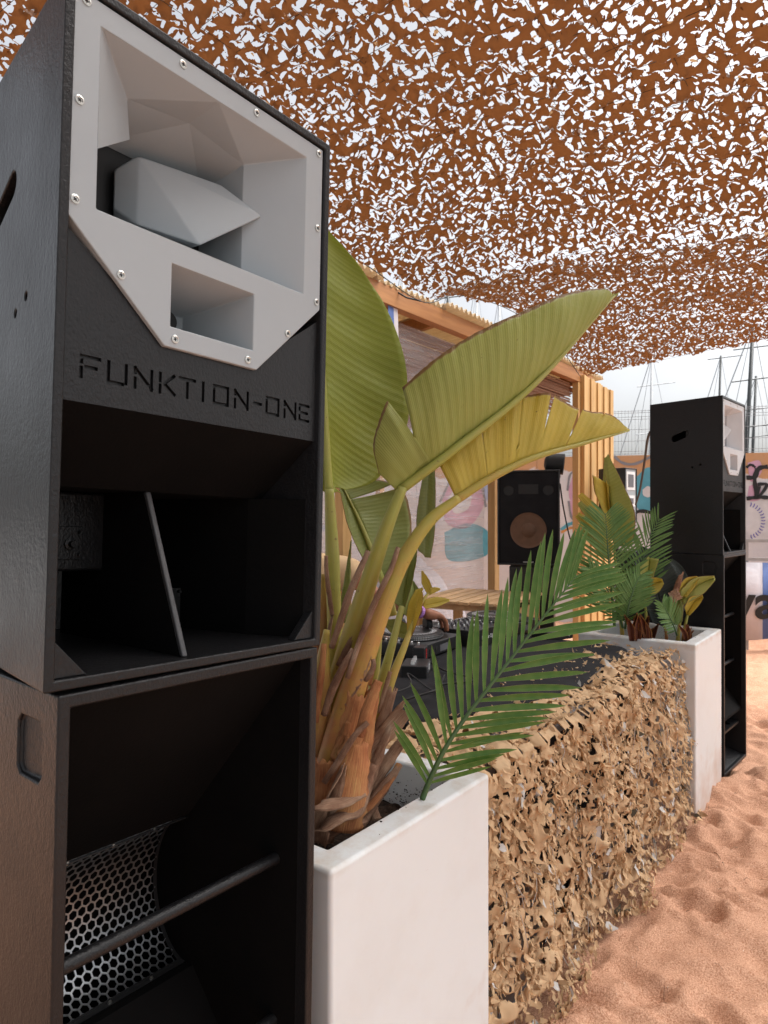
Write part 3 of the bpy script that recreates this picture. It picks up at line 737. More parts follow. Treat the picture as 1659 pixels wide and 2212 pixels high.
# big olive leaf folded along its midrib, pointing right
lf2 = loft_blade('leaf', A_([(905, 1020, 1.87), (985, 965, 1.88), (1070, 900, 1.90), (1160, 822, 1.93), (1250, 728, 1.97), (1328, 638, 2.02)]),
     [A_([(868, 838, 1.86), (940, 775, 1.86), (1030, 718, 1.88), (1130, 672, 1.91), (1225, 634, 1.96), (1300, 625, 2.01), (1326, 634, 2.02)]),
      A_([(925, 860, 2.05), (1000, 800, 2.06), (1080, 760, 2.08), (1170, 715, 2.08), (1262, 650, 2.06), (1338, 630, 2.03)])], M['leaf_b'], bird, 72, 14, .13, [(.99, .3, .008, 0)], .012, seed=3)
stalk('midrib', A_([(868, 1056, 1.865), (985, 968, 1.872), (1160, 825, 1.922), (1328, 638, 2.018)]), [.0135, .012, .008, .003], M['stalk'], lf2, 30, 8, u0=.75, u1=1)
# torn flap at the foot of that leaf
lf2b = loft_blade('leaf', A_([(858, 1062, 1.868), (880, 1043, 1.868), (903, 1022, 1.868), (932, 1000, 1.87)]),
     [A_([(818, 1022, 1.86), (806, 960, 1.855), (822, 900, 1.86), (836, 866, 1.87)])], M['leaf_b'], bird, 30, 12, .16, [], .012, seed=5)
# yellowed ragged leaf, its midrib arching to the right
lf3 = loft_blade('leaf', A_([(985, 1078, 1.875), (1060, 1030, 1.90), (1150, 987, 1.94), (1250, 958, 1.99), (1358, 929, 2.05)]),
     [A_([(938, 985, 1.90), (1005, 905, 1.93), (1090, 868, 1.96), (1182, 850, 2.00), (1250, 884, 2.03), (1318, 896, 2.05), (1354, 923, 2.055)]),
      A_([(1010, 1040, 2.05), (1075, 985, 2.06), (1160, 950, 2.08), (1255, 940, 2.09), (1360, 926, 2.07)])], M['leaf_c'], bird, 80, 12, .05,
     [(.22, .92, .0008, 0), (.40, .6, .0006, 0), (.53, .62, .008, 0), (.68, .99, .007, 0), (.80, .22, .002, 0)], .02, seed=6)
stalk('midrib', A_([(985, 1080, 1.872), (1060, 1033, 1.895), (1150, 990, 1.935), (1250, 961, 1.985), (1360, 930, 2.05)]), [.0125, .011, .009, .006, .002], M['stalk'], lf3, 30, 8, u0=.45, u1=.62)
# shaded leaf behind the stalks, hanging to the lower right
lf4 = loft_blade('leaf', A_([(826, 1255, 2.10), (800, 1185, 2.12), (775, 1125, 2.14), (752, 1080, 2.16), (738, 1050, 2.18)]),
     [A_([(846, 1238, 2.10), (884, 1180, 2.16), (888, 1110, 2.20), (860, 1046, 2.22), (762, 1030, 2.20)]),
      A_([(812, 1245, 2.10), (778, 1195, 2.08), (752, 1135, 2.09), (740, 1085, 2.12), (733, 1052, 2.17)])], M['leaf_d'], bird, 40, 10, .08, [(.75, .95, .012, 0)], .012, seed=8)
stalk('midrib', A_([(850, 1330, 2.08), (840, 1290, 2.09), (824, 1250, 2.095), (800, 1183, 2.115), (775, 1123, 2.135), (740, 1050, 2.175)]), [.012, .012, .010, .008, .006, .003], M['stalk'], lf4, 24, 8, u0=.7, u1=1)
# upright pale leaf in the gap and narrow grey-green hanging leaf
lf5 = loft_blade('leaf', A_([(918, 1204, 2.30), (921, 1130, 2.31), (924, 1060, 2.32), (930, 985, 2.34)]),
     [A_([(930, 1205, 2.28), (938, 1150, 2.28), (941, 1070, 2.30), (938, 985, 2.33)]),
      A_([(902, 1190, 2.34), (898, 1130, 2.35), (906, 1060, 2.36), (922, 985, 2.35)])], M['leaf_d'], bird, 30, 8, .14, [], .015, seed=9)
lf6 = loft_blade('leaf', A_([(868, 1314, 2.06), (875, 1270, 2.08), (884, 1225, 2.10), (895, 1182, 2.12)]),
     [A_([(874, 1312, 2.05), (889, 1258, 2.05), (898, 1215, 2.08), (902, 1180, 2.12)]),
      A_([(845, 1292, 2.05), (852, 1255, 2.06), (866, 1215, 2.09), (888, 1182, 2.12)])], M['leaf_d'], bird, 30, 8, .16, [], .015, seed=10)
lf7 = loft_blade('leaf', A_([(883, 1376, 2.02), (892, 1338, 2.03), (901, 1302, 2.05), (909, 1270, 2.07)]),
     [A_([(889, 1372, 2.0), (905, 1332, 2.0), (913, 1300, 2.03), (913, 1269, 2.07)]),
      A_([(880, 1374, 2.04), (878, 1335, 2.05), (881, 1305, 2.06), (897, 1274, 2.07)])], M['leaf_c'], bird, 26, 8, .10, [(.92, .3, .005, 0)], .02, seed=11)
lf8 = loft_blade('leaf', A_([(914, 1309, 2.06), (940, 1303, 2.07), (971, 1296, 2.08)]), [A_([(918, 1294, 2.07), (945, 1289, 2.08), (971, 1294, 2.08)]), A_([(918, 1315, 2.05), (946, 1311, 2.06), (971, 1299, 2.08)])], M['leaf_c'], bird, 20, 6, .08, [], .02, seed=12)
lf8b = loft_blade('leaf', A_([(930, 1280, 2.08), (920, 1258, 2.09), (911, 1233, 2.10)]), [A_([(934, 1272, 2.08), (927, 1252, 2.09), (912, 1232, 2.10)]), A_([(922, 1282, 2.08), (911, 1260, 2.09), (910, 1235, 2.10)])], M['leaf_c'], bird, 16, 5, .08, [], .02, seed=17)
lf8c = loft_blade('leaf', A_([(928, 1282, 2.08), (940, 1275, 2.085), (951, 1272, 2.09)]), [A_([(929, 1270, 2.08), (940, 1268, 2.085), (951, 1271, 2.09)]), A_([(927, 1286, 2.08), (940, 1280, 2.085), (951, 1274, 2.09)])], M['leaf_c'], bird, 14, 5, .08, [], .02, seed=18)
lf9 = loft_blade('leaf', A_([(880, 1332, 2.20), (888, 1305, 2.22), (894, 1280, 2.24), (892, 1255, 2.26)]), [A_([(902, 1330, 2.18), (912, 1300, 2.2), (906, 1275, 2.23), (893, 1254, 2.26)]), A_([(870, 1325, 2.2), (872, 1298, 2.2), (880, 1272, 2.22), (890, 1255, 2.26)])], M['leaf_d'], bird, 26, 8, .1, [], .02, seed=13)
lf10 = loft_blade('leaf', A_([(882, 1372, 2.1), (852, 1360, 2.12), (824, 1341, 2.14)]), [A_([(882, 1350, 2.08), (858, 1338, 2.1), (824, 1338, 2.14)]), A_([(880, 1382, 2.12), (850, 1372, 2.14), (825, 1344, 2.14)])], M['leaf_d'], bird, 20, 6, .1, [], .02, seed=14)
# stalks
stalk('stalk', A_([(728, 1560, 1.95), (726, 1450, 1.95), (722, 1330, 1.94), (718, 1200, 1.93), (711, 1056, 1.92)]), [.030, .026, .0205, .020, .013], M['stalk'], bird, 40, 14, u0=.42, u1=.95)
stalk('stalk', A_([(690, 1690, 1.92), (716, 1560, 1.90), (748, 1420, 1.88), (795, 1260, 1.865), (835, 1140, 1.86), (870, 1052, 1.862)]), [.040, .040, .033, .024, .019, .0135], M['stalk'], bird, 44, 14, u0=.12, u1=.85)
stalk('stalk', A_([(690, 1740, 1.83), (722, 1620, 1.82), (765, 1480, 1.82), (820, 1330, 1.825), (868, 1215, 1.835), (925, 1128, 1.85), (990, 1076, 1.873)]), [.036, .038, .034, .025, .0205, .017, .0125], M['stalk'], bird, 46, 14, u0=.05, u1=.62)
stalk('stalk', A_([(668, 1640, 1.93), (684, 1480, 1.95), (697, 1340, 1.97), (700, 1240, 1.98)]), [.034, .032, .022, .010], M['stalk'], bird, 30, 12, u0=.0, u1=.34)
stalk('stalk', A_([(672, 1720, 1.88), (686, 1590, 1.86), (694, 1470, 1.85), (706, 1360, 1.86)]), [.036, .036, .026, .008], M['stalk'], bird, 30, 12, u0=.05, u1=.45)
stalk('stalk', A_([(800, 1560, 1.98), (834, 1440, 2.0), (853, 1370, 2.02), (868, 1310, 2.05)]), [.016, .014, .011, .009], M['stalk'], bird, 26, 10, u0=.6, u1=1)
stalk('stalk', A_([(818, 1560, 1.93), (845, 1470, 1.95), (872, 1400, 1.98), (893, 1345, 2.03), (912, 1300, 2.06), (930, 1276, 2.09)]), [.015, .013, .010, .007, .005, .003], M['stalk'], bird, 26, 10, u0=.42, u1=.55)
stalk('stalk', A_([(796, 1590, 2.02), (806, 1490, 2.05), (816, 1390, 2.08), (822, 1330, 2.1)]), [.018, .017, .013, .008], M['stalk'], bird, 26, 10, u0=.5, u1=.8)
sheath('shoot', at(742, 1345, 1.97), at(757, 1180, 1.98), .03, M['leaf_d'], bird, .9, .08, seed=31)
# husks and torn sheaths round the foot
hk = [  # base, tip, width, material, curl, nose, bend
 ((722, 1720, 1.80), (772, 1500, 1.79), .105, 'husk_rust', .75, .55), ((690, 1760, 1.84), (708, 1560, 1.84), .09, 'husk_rust', .8, .3),
 ((760, 1700, 1.82), (806, 1490, 1.83), .075, 'husk_rust', .7, .4), ((735, 1790, 1.74), (770, 1600, 1.76), .115, 'husk_rust', .8, .55),
 ((700, 1800, 1.77), (700, 1640, 1.77), .09, 'husk_rust', .8, .5), ((786, 1690, 1.87), (848, 1490, 1.90), .045, 'husk', .8, .5),
 ((745, 1690, 1.84), (880, 1530, 1.88), .055, 'husk', 1.0, .75), ((780, 1730, 1.86), (868, 1600, 1.90), .045, 'husk', .9, .5),
 ((775, 1745, 1.82), (840, 1575, 1.84), .035, 'husk', .8, .4), ((700, 1815, 1.74), (745, 1655, 1.72), .05, 'husk', .8, .15),
 ((765, 1790, 1.80), (862, 1655, 1.88), .04, 'husk', .9, .4), ((690, 1460, 1.90), (718, 1330, 1.92), .026, 'husk', .9, .15),
 ((735, 1440, 1.84), (775, 1335, 1.855), .022, 'husk', .8, .12), ((785, 1430, 1.80), (815, 1315, 1.82), .018, 'husk', .8, .2),
 ((836, 1300, 1.83), (858, 1185, 1.84), .022, 'husk', .9, .1), ((752, 1525, 1.79), (800, 1420, 1.80), .03, 'husk', .9, .2),
 ((795, 1480, 1.95), (815, 1370, 1.97), .02, 'husk_rust', .9, .1), ((730, 1640, 1.78), (752, 1560, 1.77), .04, 'husk_rust', .9, .3),
 ((810, 1770, 1.84), (790, 1690, 1.86), .03, 'husk', .9, .5)]
for i, (b, t, w_, m_, cu, no) in enumerate(hk):
    sheath('husk', at(*b), at(*t), w_, M[m_], bird, cu, no, seed=40 + i, jag=.12, bend=(0, 0, 0))
# folded, fallen husks lying over the front rim
def ribbon(name, pts, width, mat, parent, seed, n=24, k=6, twist=0.0, up=(0, 0, 1)):
    q = random.Random(seed); P = [Vector(p) for p in catmull([tuple(p) for p in pts], n)]; V_, UV, F = [], [], []
    for i, p in enumerate(P):
        t = (P[min(i + 1, n)] - P[max(i - 1, 0)]).normalized(); b = t.cross(Vector(up)).normalized(); nn = b.cross(t)
        a = twist * i / n; side = b * math.cos(a) + nn * math.sin(a); nn = side.cross(t)
        wd = width * (1 - .5 * abs(i / n - .4)) * (1 + q.uniform(-.06, .06))
        for j in range(k + 1):
            s_ = j / k - .5; V_.append(p + side * wd * s_ + nn * wd * (.25 - s_ * s_) * .9 + nn * q.uniform(-.001, .001)); UV.append((i / n, j / k))
    for i in range(n):
        for j in range(k): a = i * (k + 1) + j; F.append((a, a + 1, a + k + 2, a + k + 1))
    me = bpy.data.meshes.new(name); me.from_pydata([tuple(p) for p in V_], [], F); me.update(); me.shade_smooth(); uv_from(me, UV)
    o = obj(name, me, mat, parent); m_ = o.modifiers.new('s', 'SOLIDIFY'); m_.thickness = .0025; m_.offset = 0
    return o
ribbon('husk', A_([(672, 1815, 1.74), (676, 1770, 1.70), (700, 1742, 1.68), (740, 1732, 1.72), (782, 1712, 1.76)]), .055, M['husk'], bird, 71, up=(.3, -.2, 1))
ribbon('husk', A_([(690, 1825, 1.70), (700, 1790, 1.68), (735, 1765, 1.71), (770, 1752, 1.74), (790, 1690, 1.78), (806, 1650, 1.80)]), .042, M['husk'], bird, 72, up=(.3, -.2, 1))
ribbon('husk', A_([(676, 1800, 1.78), (700, 1755, 1.74), (722, 1700, 1.72), (742, 1655, 1.72)]), .030, M['husk'], bird, 73)
ribbon('husk', A_([(760, 1770, 1.79), (800, 1740, 1.82), (840, 1690, 1.86), (862, 1650, 1.90)]), .026, M['husk_rust'], bird, 74)
for i_, (pts, wd_, mt_, upv) in enumerate((
   ([(716, 1400, 1.835), (738, 1335, 1.83), (757, 1277, 1.83), (780, 1225, 1.835), (796, 1190, 1.845)], .018, 'husk', (-.6, -.5, .2)),
   ([(750, 1465, 1.775), (779, 1378, 1.785), (806, 1310, 1.795), (832, 1255, 1.80), (846, 1226, 1.805), (860, 1182, 1.81)], .015, 'husk', (-.6, -.5, .2)),
   ([(700, 1545, 1.80), (718, 1490, 1.79), (742, 1440, 1.785), (764, 1402, 1.785)], .020, 'husk', (-.6, -.5, .2)),
   ([(789, 1470, 1.77), (800, 1455, 1.75), (807, 1438, 1.75), (806, 1424, 1.76)], .014, 'husk', (-.7, -.4, .0)),
   ([(682, 1560, 1.80), (688, 1500, 1.80), (696, 1440, 1.80), (700, 1390, 1.81)], .018, 'husk_rust', (-.6, -.5, .2)),
   ([(718, 1330, 1.90), (712, 1290, 1.90), (706, 1240, 1.90), (704, 1200, 1.90)], .012, 'husk', (-.6, -.5, .2)),
   ([(820, 1540, 1.90), (832, 1490, 1.90), (843, 1450, 1.90)], .014, 'husk', (-.6, -.5, .2)),
   ([(775, 1590, 1.74), (790, 1545, 1.74), (806, 1500, 1.75), (818, 1470, 1.76)], .03, 'husk_rust', (-.6, -.5, .2)),
   ([(700, 1690, 1.73), (730, 1645, 1.72), (765, 1590, 1.72), (795, 1560, 1.73)], .016, 'husk', (-.6, -.5, .2)))):
    ribbon('husk', A_(pts), wd_, M[mt_], bird, 120 + i_, up=upv)
ribbon('husk', A_([(690, 1815, 1.72), (740, 1790, 1.74), (790, 1772, 1.78)]), .03, M['husk'], bird, 75)
adopt(bird)
bird.matrix_basis = Matrix.Translation((1.44, 1.30, .82))
for c in bird.children: c.matrix_parent_inverse = bird.matrix_basis.inverted()

# ---- palm fronds: a curved rachis and leaflets, each leaflet its own part
def make_leaflet(mat, fold, droop, bend, name='leaflet'):
    n = 10; V_, UV, F = [], [], []
    for i in range(n + 1):
        u = i / n; wd = (.40 + .60 * min(1, u * 2.6)) * max(0, 1 - u ** 5) ** .75 + .01
        for s_ in (-1, -.5, 0, .5, 1):
            V_.append((s_ * .5 * wd + bend * u * u, u - .02 * abs(bend) * u * u, -droop * 7 * u * u + abs(s_) * fold * wd)); UV.append((u, abs(s_)))
    for i in range(n):
        for j in range(4): a = i * 5 + j; F.append((a, a + 1, a + 6, a + 5))
    me = bpy.data.meshes.new(name); me.from_pydata(V_, [], F); me.update(); me.shade_smooth(); uv_from(me, UV); me.materials.append(mat)
    return me
LF = {(k, sg): [make_leaflet(M[k], f, d, sg * b) for f, d, b in ((.10, .02, .5), (.14, .05, .9), (.08, .08, .7), (.12, .10, 1.2))] for k in ('leaf_palm', 'leaf_palm_far') for sg in (-1, 1)}
M['rachis'] = simple('green_rachis', (.045, .10, .03, 1), (.07, .13, .04, 1), .5, 20, 80, .2)
def frond(name, pts, label, nleaf, L, wid, facing, mat, rad, start=.08, ang=(62, 24), group=None, prof=None, seed=1, sides=(1, -1), lift=.15, dirs=None):
    """pts: rachis polyline; facing: rough normal of the frond's upper face"""
    q = random.Random(seed); b = Vector(pts[0]); root = empty(name, b, 0, label, 'palm frond', group)
    n = 60; P = [Vector(p) for p in catmull([tuple(p) for p in pts], n)]
    rr = [rad * (1 - .82 * i / n) for i in range(n + 1)]
    MB().tube([p - b for p in P], rr, 8).build('rachis', M['rachis'], root, smooth=True)
    fn = Vector(facing).normalized()
    for s_ in sides:
        for i in range(nleaf):
            t = start + (1 - start) * (i + (.25 if s_ > 0 else .0)) / nleaf; k = min(int(t * n), n - 1)
            p = P[k].lerp(P[k + 1], t * n - k); tan = (P[min(k + 2, n)] - P[max(k - 2, 0)]).normalized()
            f = (fn - tan * fn.dot(tan)).normalized(); side = tan.cross(f) * s_
            a = R(ang[0] + (ang[1] - ang[0]) * t + q.uniform(-4, 4))
            d = (tan * math.cos(a) + side * math.sin(a) + f * (lift + q.uniform(-.05, .05))).normalized()
            f2 = (f - d * f.dot(d)).normalized(); x = d.cross(f2)
            ln = L * (prof(t) if prof else (.55 + .45 * math.sin(math.pi * min(1, t * 1.15) ** .8))) * q.uniform(.94, 1.05)
            wv = wid * (.75 + .25 * math.sin(math.pi * t))
            sg_ = 1 if x.dot(tan * .35 + Vector((0, 0, -1))) > 0 else -1
            o = bpy.data.objects.new('leaflet', q.choice(LF[(mat, sg_)])); col.objects.link(o); o.parent = root
            tw = q.uniform(-.25, .25)
            x2 = x * math.cos(tw) + f2 * math.sin(tw); f3 = x2.cross(d)
            o.matrix_local = Matrix(((x2.x * wv, d.x * ln, f3.x * wv, (p - b).x), (x2.y * wv, d.y * ln, f3.y * wv, (p - b).y), (x2.z * wv, d.z * ln, f3.z * wv, (p - b).z), (0, 0, 0, 1)))
    return root
FR = A_([(912, 1725, 1.82), (930, 1680, 1.82), (962, 1615, 1.83), (1005, 1550, 1.85), (1065, 1472, 1.88), (1125, 1395, 1.92), (1180, 1325, 1.95), (1222, 1272, 1.98), (1246, 1242, 2.0)])
frond('palm_frond', FR, 'single dark green palm frond leaning right out of the near planter', 27, .262, .0180, (-.55, -.75, .45), 'leaf_palm', .0085, .09, (54, 26), seed=4,
      prof=lambda t: min(1.0, .55 + 1.25 * t) * (1.0 if t < .7 else 1.0 - .45 * (t - .7) / .3))

# ================================================================== TABLE, NETS
def net_sheet(nx, ny, cell, pitch, size, mapping, seed, zamp=.01, keepfun=None, extra=None):
    """fabric sheet with curved cut openings; returns vertices, quads and the list of openings"""
    I, J = np.meshgrid(np.arange(nx + 1), np.arange(ny + 1)); X = I * cell; Y = J * cell
    f = np.full(X.shape, .05); q = np.random.default_rng(seed); holes = []
    ncx, ncy = int(nx * cell / pitch), int(ny * cell / pitch)
    for cy in range(ncy):
        for cx in range(ncx):
            x0 = (cx + .5 * (cy % 2) + q.uniform(-.1, .9) * .85) * pitch; y0 = (cy + q.uniform(-.1, .9) * .85) * pitch
            if q.random() < .13: continue
            grow = 1.0 if extra is None else extra(x0, y0)
            grow *= float(q.choice((.75, .9, 1, 1, 1.15, 1.45))); La = q.uniform(*size[0]) * grow; Lb = q.uniform(*size[1]) * grow; a = q.uniform(0, math.pi); k = q.uniform(-.55, .55) / La
            holes.append((x0, y0, La, Lb, a))
            rr = int(La * 1.7 / cell) + 2; ci, cj = int(x0 / cell), int(y0 / cell)
            i0, i1, j0, j1 = max(ci - rr, 0), min(ci + rr + 1, nx + 1), max(cj - rr, 0), min(cj + rr + 1, ny + 1)
            if i1 <= i0 or j1 <= j0: continue
            dx = X[j0:j1, i0:i1] - x0; dy = Y[j0:j1, i0:i1] - y0; ca, sa = math.cos(a), math.sin(a)
            u = dx * ca + dy * sa; v = -dx * sa + dy * ca; v = v - k * (u * u - La * La * .3); tp = 1 + .35 * u / La     # drop-like: one end fuller
            d = (np.sqrt((u / La) ** 2 + (v / (Lb * np.clip(tp, .4, 1.6))) ** 2 + 1e-9) - 1) * Lb
            f[j0:j1, i0:i1] = np.minimum(f[j0:j1, i0:i1], d)
    gy, gx = np.gradient(f, cell); g2 = gx ** 2 + gy ** 2 + .05
    m = (f[:-1, :-1] + f[1:, :-1] + f[:-1, 1:] + f[1:, 1:]) / 4 > 0
    if keepfun is not None: m &= keepfun(X[:-1, :-1], Y[:-1, :-1])
    st = np.where(f < .25 * cell, -f / g2, 0); lim = cell * .8
    X2, Y2 = X + np.clip(gx * st, -lim, lim), Y + np.clip(gy * st, -lim, lim)
    near = np.exp(-np.clip(f, 0, None) / .008)
    wl = pitch * 1.3
    h = zamp * (near * 1.5 * perlin(X / wl * .8, Y / wl * .8, seed % 50 + 5) + .9 * perlin(X / wl * .5, Y / wl * .5, seed % 50 + 6))
    V_ = mapping(X2, Y2, h); idx = np.arange((nx + 1) * (ny + 1)).reshape(ny + 1, nx + 1)
    Q = np.stack([idx[:-1, :-1], idx[:-1, 1:], idx[1:, 1:], idx[1:, :-1]], -1)[m]
    used = np.unique(Q); rm = np.full(idx.size, -1); rm[used] = np.arange(len(used))
    return V_.reshape(-1, 3)[used], rm[Q], holes

def flap_mesh(name, centres, normals, downs, sizes, mat, parent, seed, curl=1.0):
    """many little curled tongues of fabric, all one mesh"""
    q = np.random.default_rng(seed); V_, Q = [], []; n = 0
    for c, nn, d, s_ in zip(centres, normals, downs, sizes):
        x = np.cross(d, nn); x /= np.linalg.norm(x) + 1e-9
        cv = q.uniform(-1.6, 1.6) * curl; L = s_ * q.uniform(.8, 1.5); wd = s_ * q.uniform(.45, .9); sk = q.uniform(-.6, .6)
        tilt = q.uniform(-.15, .6); rows = 4
        p = np.array(c, float); ang = tilt; pts = []
        for i in range(rows + 1):
            u = i / rows; ww = wd * (.75, 1.05, .95, .6, .10)[i] * q.uniform(.85, 1.15)
            ctr = p + x * sk * s_ * u * u
            cup = q.uniform(-.18, .18) * wd
            nrm = nn * math.cos(ang) + (-d) * 0 * math.sin(ang)
            pts += [ctr - x * ww / 2 + nn * cup, ctr + nn * -cup * .3, ctr + x * ww / 2 + nn * cup * q.uniform(.4, 1.2)]
            p = p + (d * math.cos(ang) + nn * math.sin(ang)) * L / rows; ang += cv / rows
        V_ += pts
        for i in range(rows):
            for j in range(2): a = n + i * 3 + j; Q.append((a, a + 1, a + 4, a + 3))
        n += len(pts)
    o = obj(name, np_mesh(name, np.array(V_), np.array(Q)), mat, parent); o['kind'] = 'stuff'
    return o

TX0, TX1, TY0, TY1, TZ = 1.90, 4.10, 1.03, 2.42, .905
table = empty('dj_table', ((TX0 + TX1) / 2, (TY0 + TY1) / 2, 0), 0, 'long folding table hidden under the tan net', 'table')
def tl_(mb): mb.v = [(a - (TX0 + TX1) / 2, b - (TY0 + TY1) / 2, c) for a, b, c in mb.v]; return mb
tl_(MB().box(TX0, TX1, TY0 + .03, TY1, TZ - .045, TZ - .012)).build('tabletop', M['plastic_grey'], table, bevel=.004)
for x in (TX0 + .12, (TX0 + TX1) / 2, TX1 - .12):
    for y in (TY0 + .12, TY1 - .12):
        tl_(MB().tube([(x, y, -.05), (x, y, TZ - .045)], .017, 10)).build('leg', M['metal_grey'], table, smooth=True)
tl_(MB().box(TX0 + .05, TX1 - .05, TY0 + .10, TY0 + .115, .02, TZ - .046)).build('shade_backing', M['cloth'], table)  # dark sheet added behind the net to give its openings shade
# folded grey crates that show through the openings
for i, (x, w_, h_) in enumerate(((2.02, .35, .45), (2.75, .5, .4), (3.5, .4, .5))):
    c = empty('flight_case', (x + w_ / 2, TY0 + .06, 0), 0, ('grey flight case glimpsed through the net nearest the near planter', 'grey flight case glimpsed through the middle of the tan net', 'grey flight case glimpsed through the net by the far planter')[i], 'case', 'cases under the table')
    MB().box(-w_ / 2, w_ / 2, -.02, .035, .0, h_).build('shell', M['plastic_grey'], c, bevel=.006)
    for zz in (.02, h_ - .03): MB().box(-w_ / 2 - .002, w_ / 2 + .002, -.024, -.02, zz, zz + .018).build('edge_trim', M['silver'], c)

net = empty('camouflage_net', ((TX0 + TX1) / 2, TY0, 0), 0, 'tan camouflage net draped over the front and top of the table', 'camouflage net')
NX0, NX1 = TX0 - .06, TX1 + .10; NW = NX1 - NX0; NL = .42 + .90 + .08
def net_map(X, Y, h):
    """arc length Y: first along the top towards the front edge, then down, then spilling over the sand"""
    x = NX0 + X; top = .42; rad = .05
    s = Y
    sag = .012 * perlin(X * 2.2, Y * 2.2, 31)
    out_w = .05 * perlin(X * 2.6, Y * 1.1, 33) + .02 * perlin(X * 7, Y * 4, 35)
    y = np.where(s < top, TY0 + top - s, TY0 - .02 + 0 * s); z = np.where(s < top, TZ + .012 + sag, TZ - (s - top))
    low = np.clip((s - top - .55) / .35, 0, 1)
    y = np.where(s >= top, TY0 - .02 - out_w * np.clip((s - top) * 4, 0, 1) - .03 * low ** 2 * (1 + .6 * perlin(X * 1.6, X * 0 + 3, 4)), y)
    z = np.maximum(z, .012 + .02 * np.abs(perlin(X * 6, Y * 6, 3)))
    spill = np.clip(s - top - .90, 0, None); y = y - spill * .55
    ny_ = np.where(s < top, 0, -1); nz = np.where(s < top, 1, 0)
    return np.stack([x + .6 * h * 0, y + ny_ * h, z + nz * h], -1)
V_, Q_, _h = net_sheet(int(NW / .0075), int(NL / .0075), .0066, .046, ((.014, .026), (.0065, .0125)), net_map, 51, .024)
o = obj('net_fabric', np_mesh('net_fabric', V_, Q_), M['tan_net'], net); o['kind'] = 'stuff'; o.location = -net.location
m_ = o.modifiers.new('s', 'SOLIDIFY'); m_.thickness = .0008
q = np.random.default_rng(5)
def net_points(n, lo, hi):
    X = q.uniform(0, NW, n); Y = q.uniform(lo, hi, n); P = net_map(X, Y, np.full(n, .006)); return P, Y
for nm, mt, n, lo, hi, size in (('net_flaps', 'tan_net', 3300, .38, NL, (.016, .034)), ('net_flaps', 'tan_brown', 1500, .38, NL, (.015, .032)), ('net_flaps', 'tan_net', 650, 0, .42, (.018, .038)), ('net_flaps', 'net_dark', 380, .1, NL, (.02, .042)), ('net_flaps', 'net_white', 150, .2, NL, (.02, .05))):
    P, Y = net_points(n, lo, hi); nrm, dn = [], []
    for i in range(n):
        if Y[i] < .40:
            a = q.uniform(0, 6.28); nrm.append(np.array((0, 0, 1.))); dn.append(np.array((math.cos(a), math.sin(a), 0)))
        else:
            a = q.normal(0, .75); nrm.append(np.array((q.normal(0, .3), -1., q.normal(0, .2)))); dn.append(np.array((math.sin(a), 0, -math.cos(a))))
    inset = -.018 if mt == 'net_dark' else 0
    P = P - np.array(nrm) * -inset if inset else P
    fo = flap_mesh(nm, P, nrm, dn, q.uniform(size[0], size[1], n), M[mt], net, 61 + n); fo.location = -net.location
# loose cord of the carrier mesh
cm = MB(); qq = random.Random(8)
for i in range(90):
    x = qq.uniform(0.02, NW - .02); y = qq.uniform(.45, NL - .15); l = qq.uniform(.03, .12)
    pa = net_map(np.array(x), np.array(y), np.array(.012)); pb = net_map(np.array(min(NW, max(0, x + qq.uniform(-.05, .05)))), np.array(y + l), np.array(.014))
    cm.tube([pa, (pa + pb) / 2 + np.array((qq.uniform(-.01, .01), -.006, 0)), pb], .0011, 4)
cmo = cm.build('carrier_cord', M['net_white'], net); cmo['kind'] = 'stuff'; cmo.location = -net.location

# black cloth over the middle of the table, its front edge running slantwise
def cloth_sheet():
    n, m = 70, 40; V_ = []; 
    fr = catmull([(2.02, 1.50, 0), (2.38, 1.31, 0), (2.75, 1.20, 0), (3.2, 1.165, 0), (3.7, 1.21, 0), (4.04, 1.29, 0)], n)
    for j in range(m + 1):
        for i in range(n + 1):
            f = fr[i]; t = j / m; y = f[1] + (2.40 - f[1]) * t
            z = TZ + .034 + .012 * mnoise.noise((f[0] * 4, y * 4, 1)) + .004 * mnoise.noise((f[0] * 11, y * 3, 2))
            if t < .03: z -= .016 * (1 - t / .03)
            if i > n - 2: z -= .02
            V_.append((f[0], y, z))
    F = [(j * (n + 1) + i, j * (n + 1) + i + 1, (j + 1) * (n + 1) + i + 1, (j + 1) * (n + 1) + i) for j in range(m) for i in range(n)]
    me = bpy.data.meshes.new('table_cloth'); me.from_pydata(V_, [], F); me.update(); me.shade_smooth()
    o = obj('table_cloth', me, M['cloth']); m_ = o.modifiers.new('s', 'SOLIDIFY'); m_.thickness = .004
    tag(o, 'black cloth spread over the table between net and decks', 'cloth')
cloth_sheet()
CZ = TZ + .048     # standing height for gear on the cloth

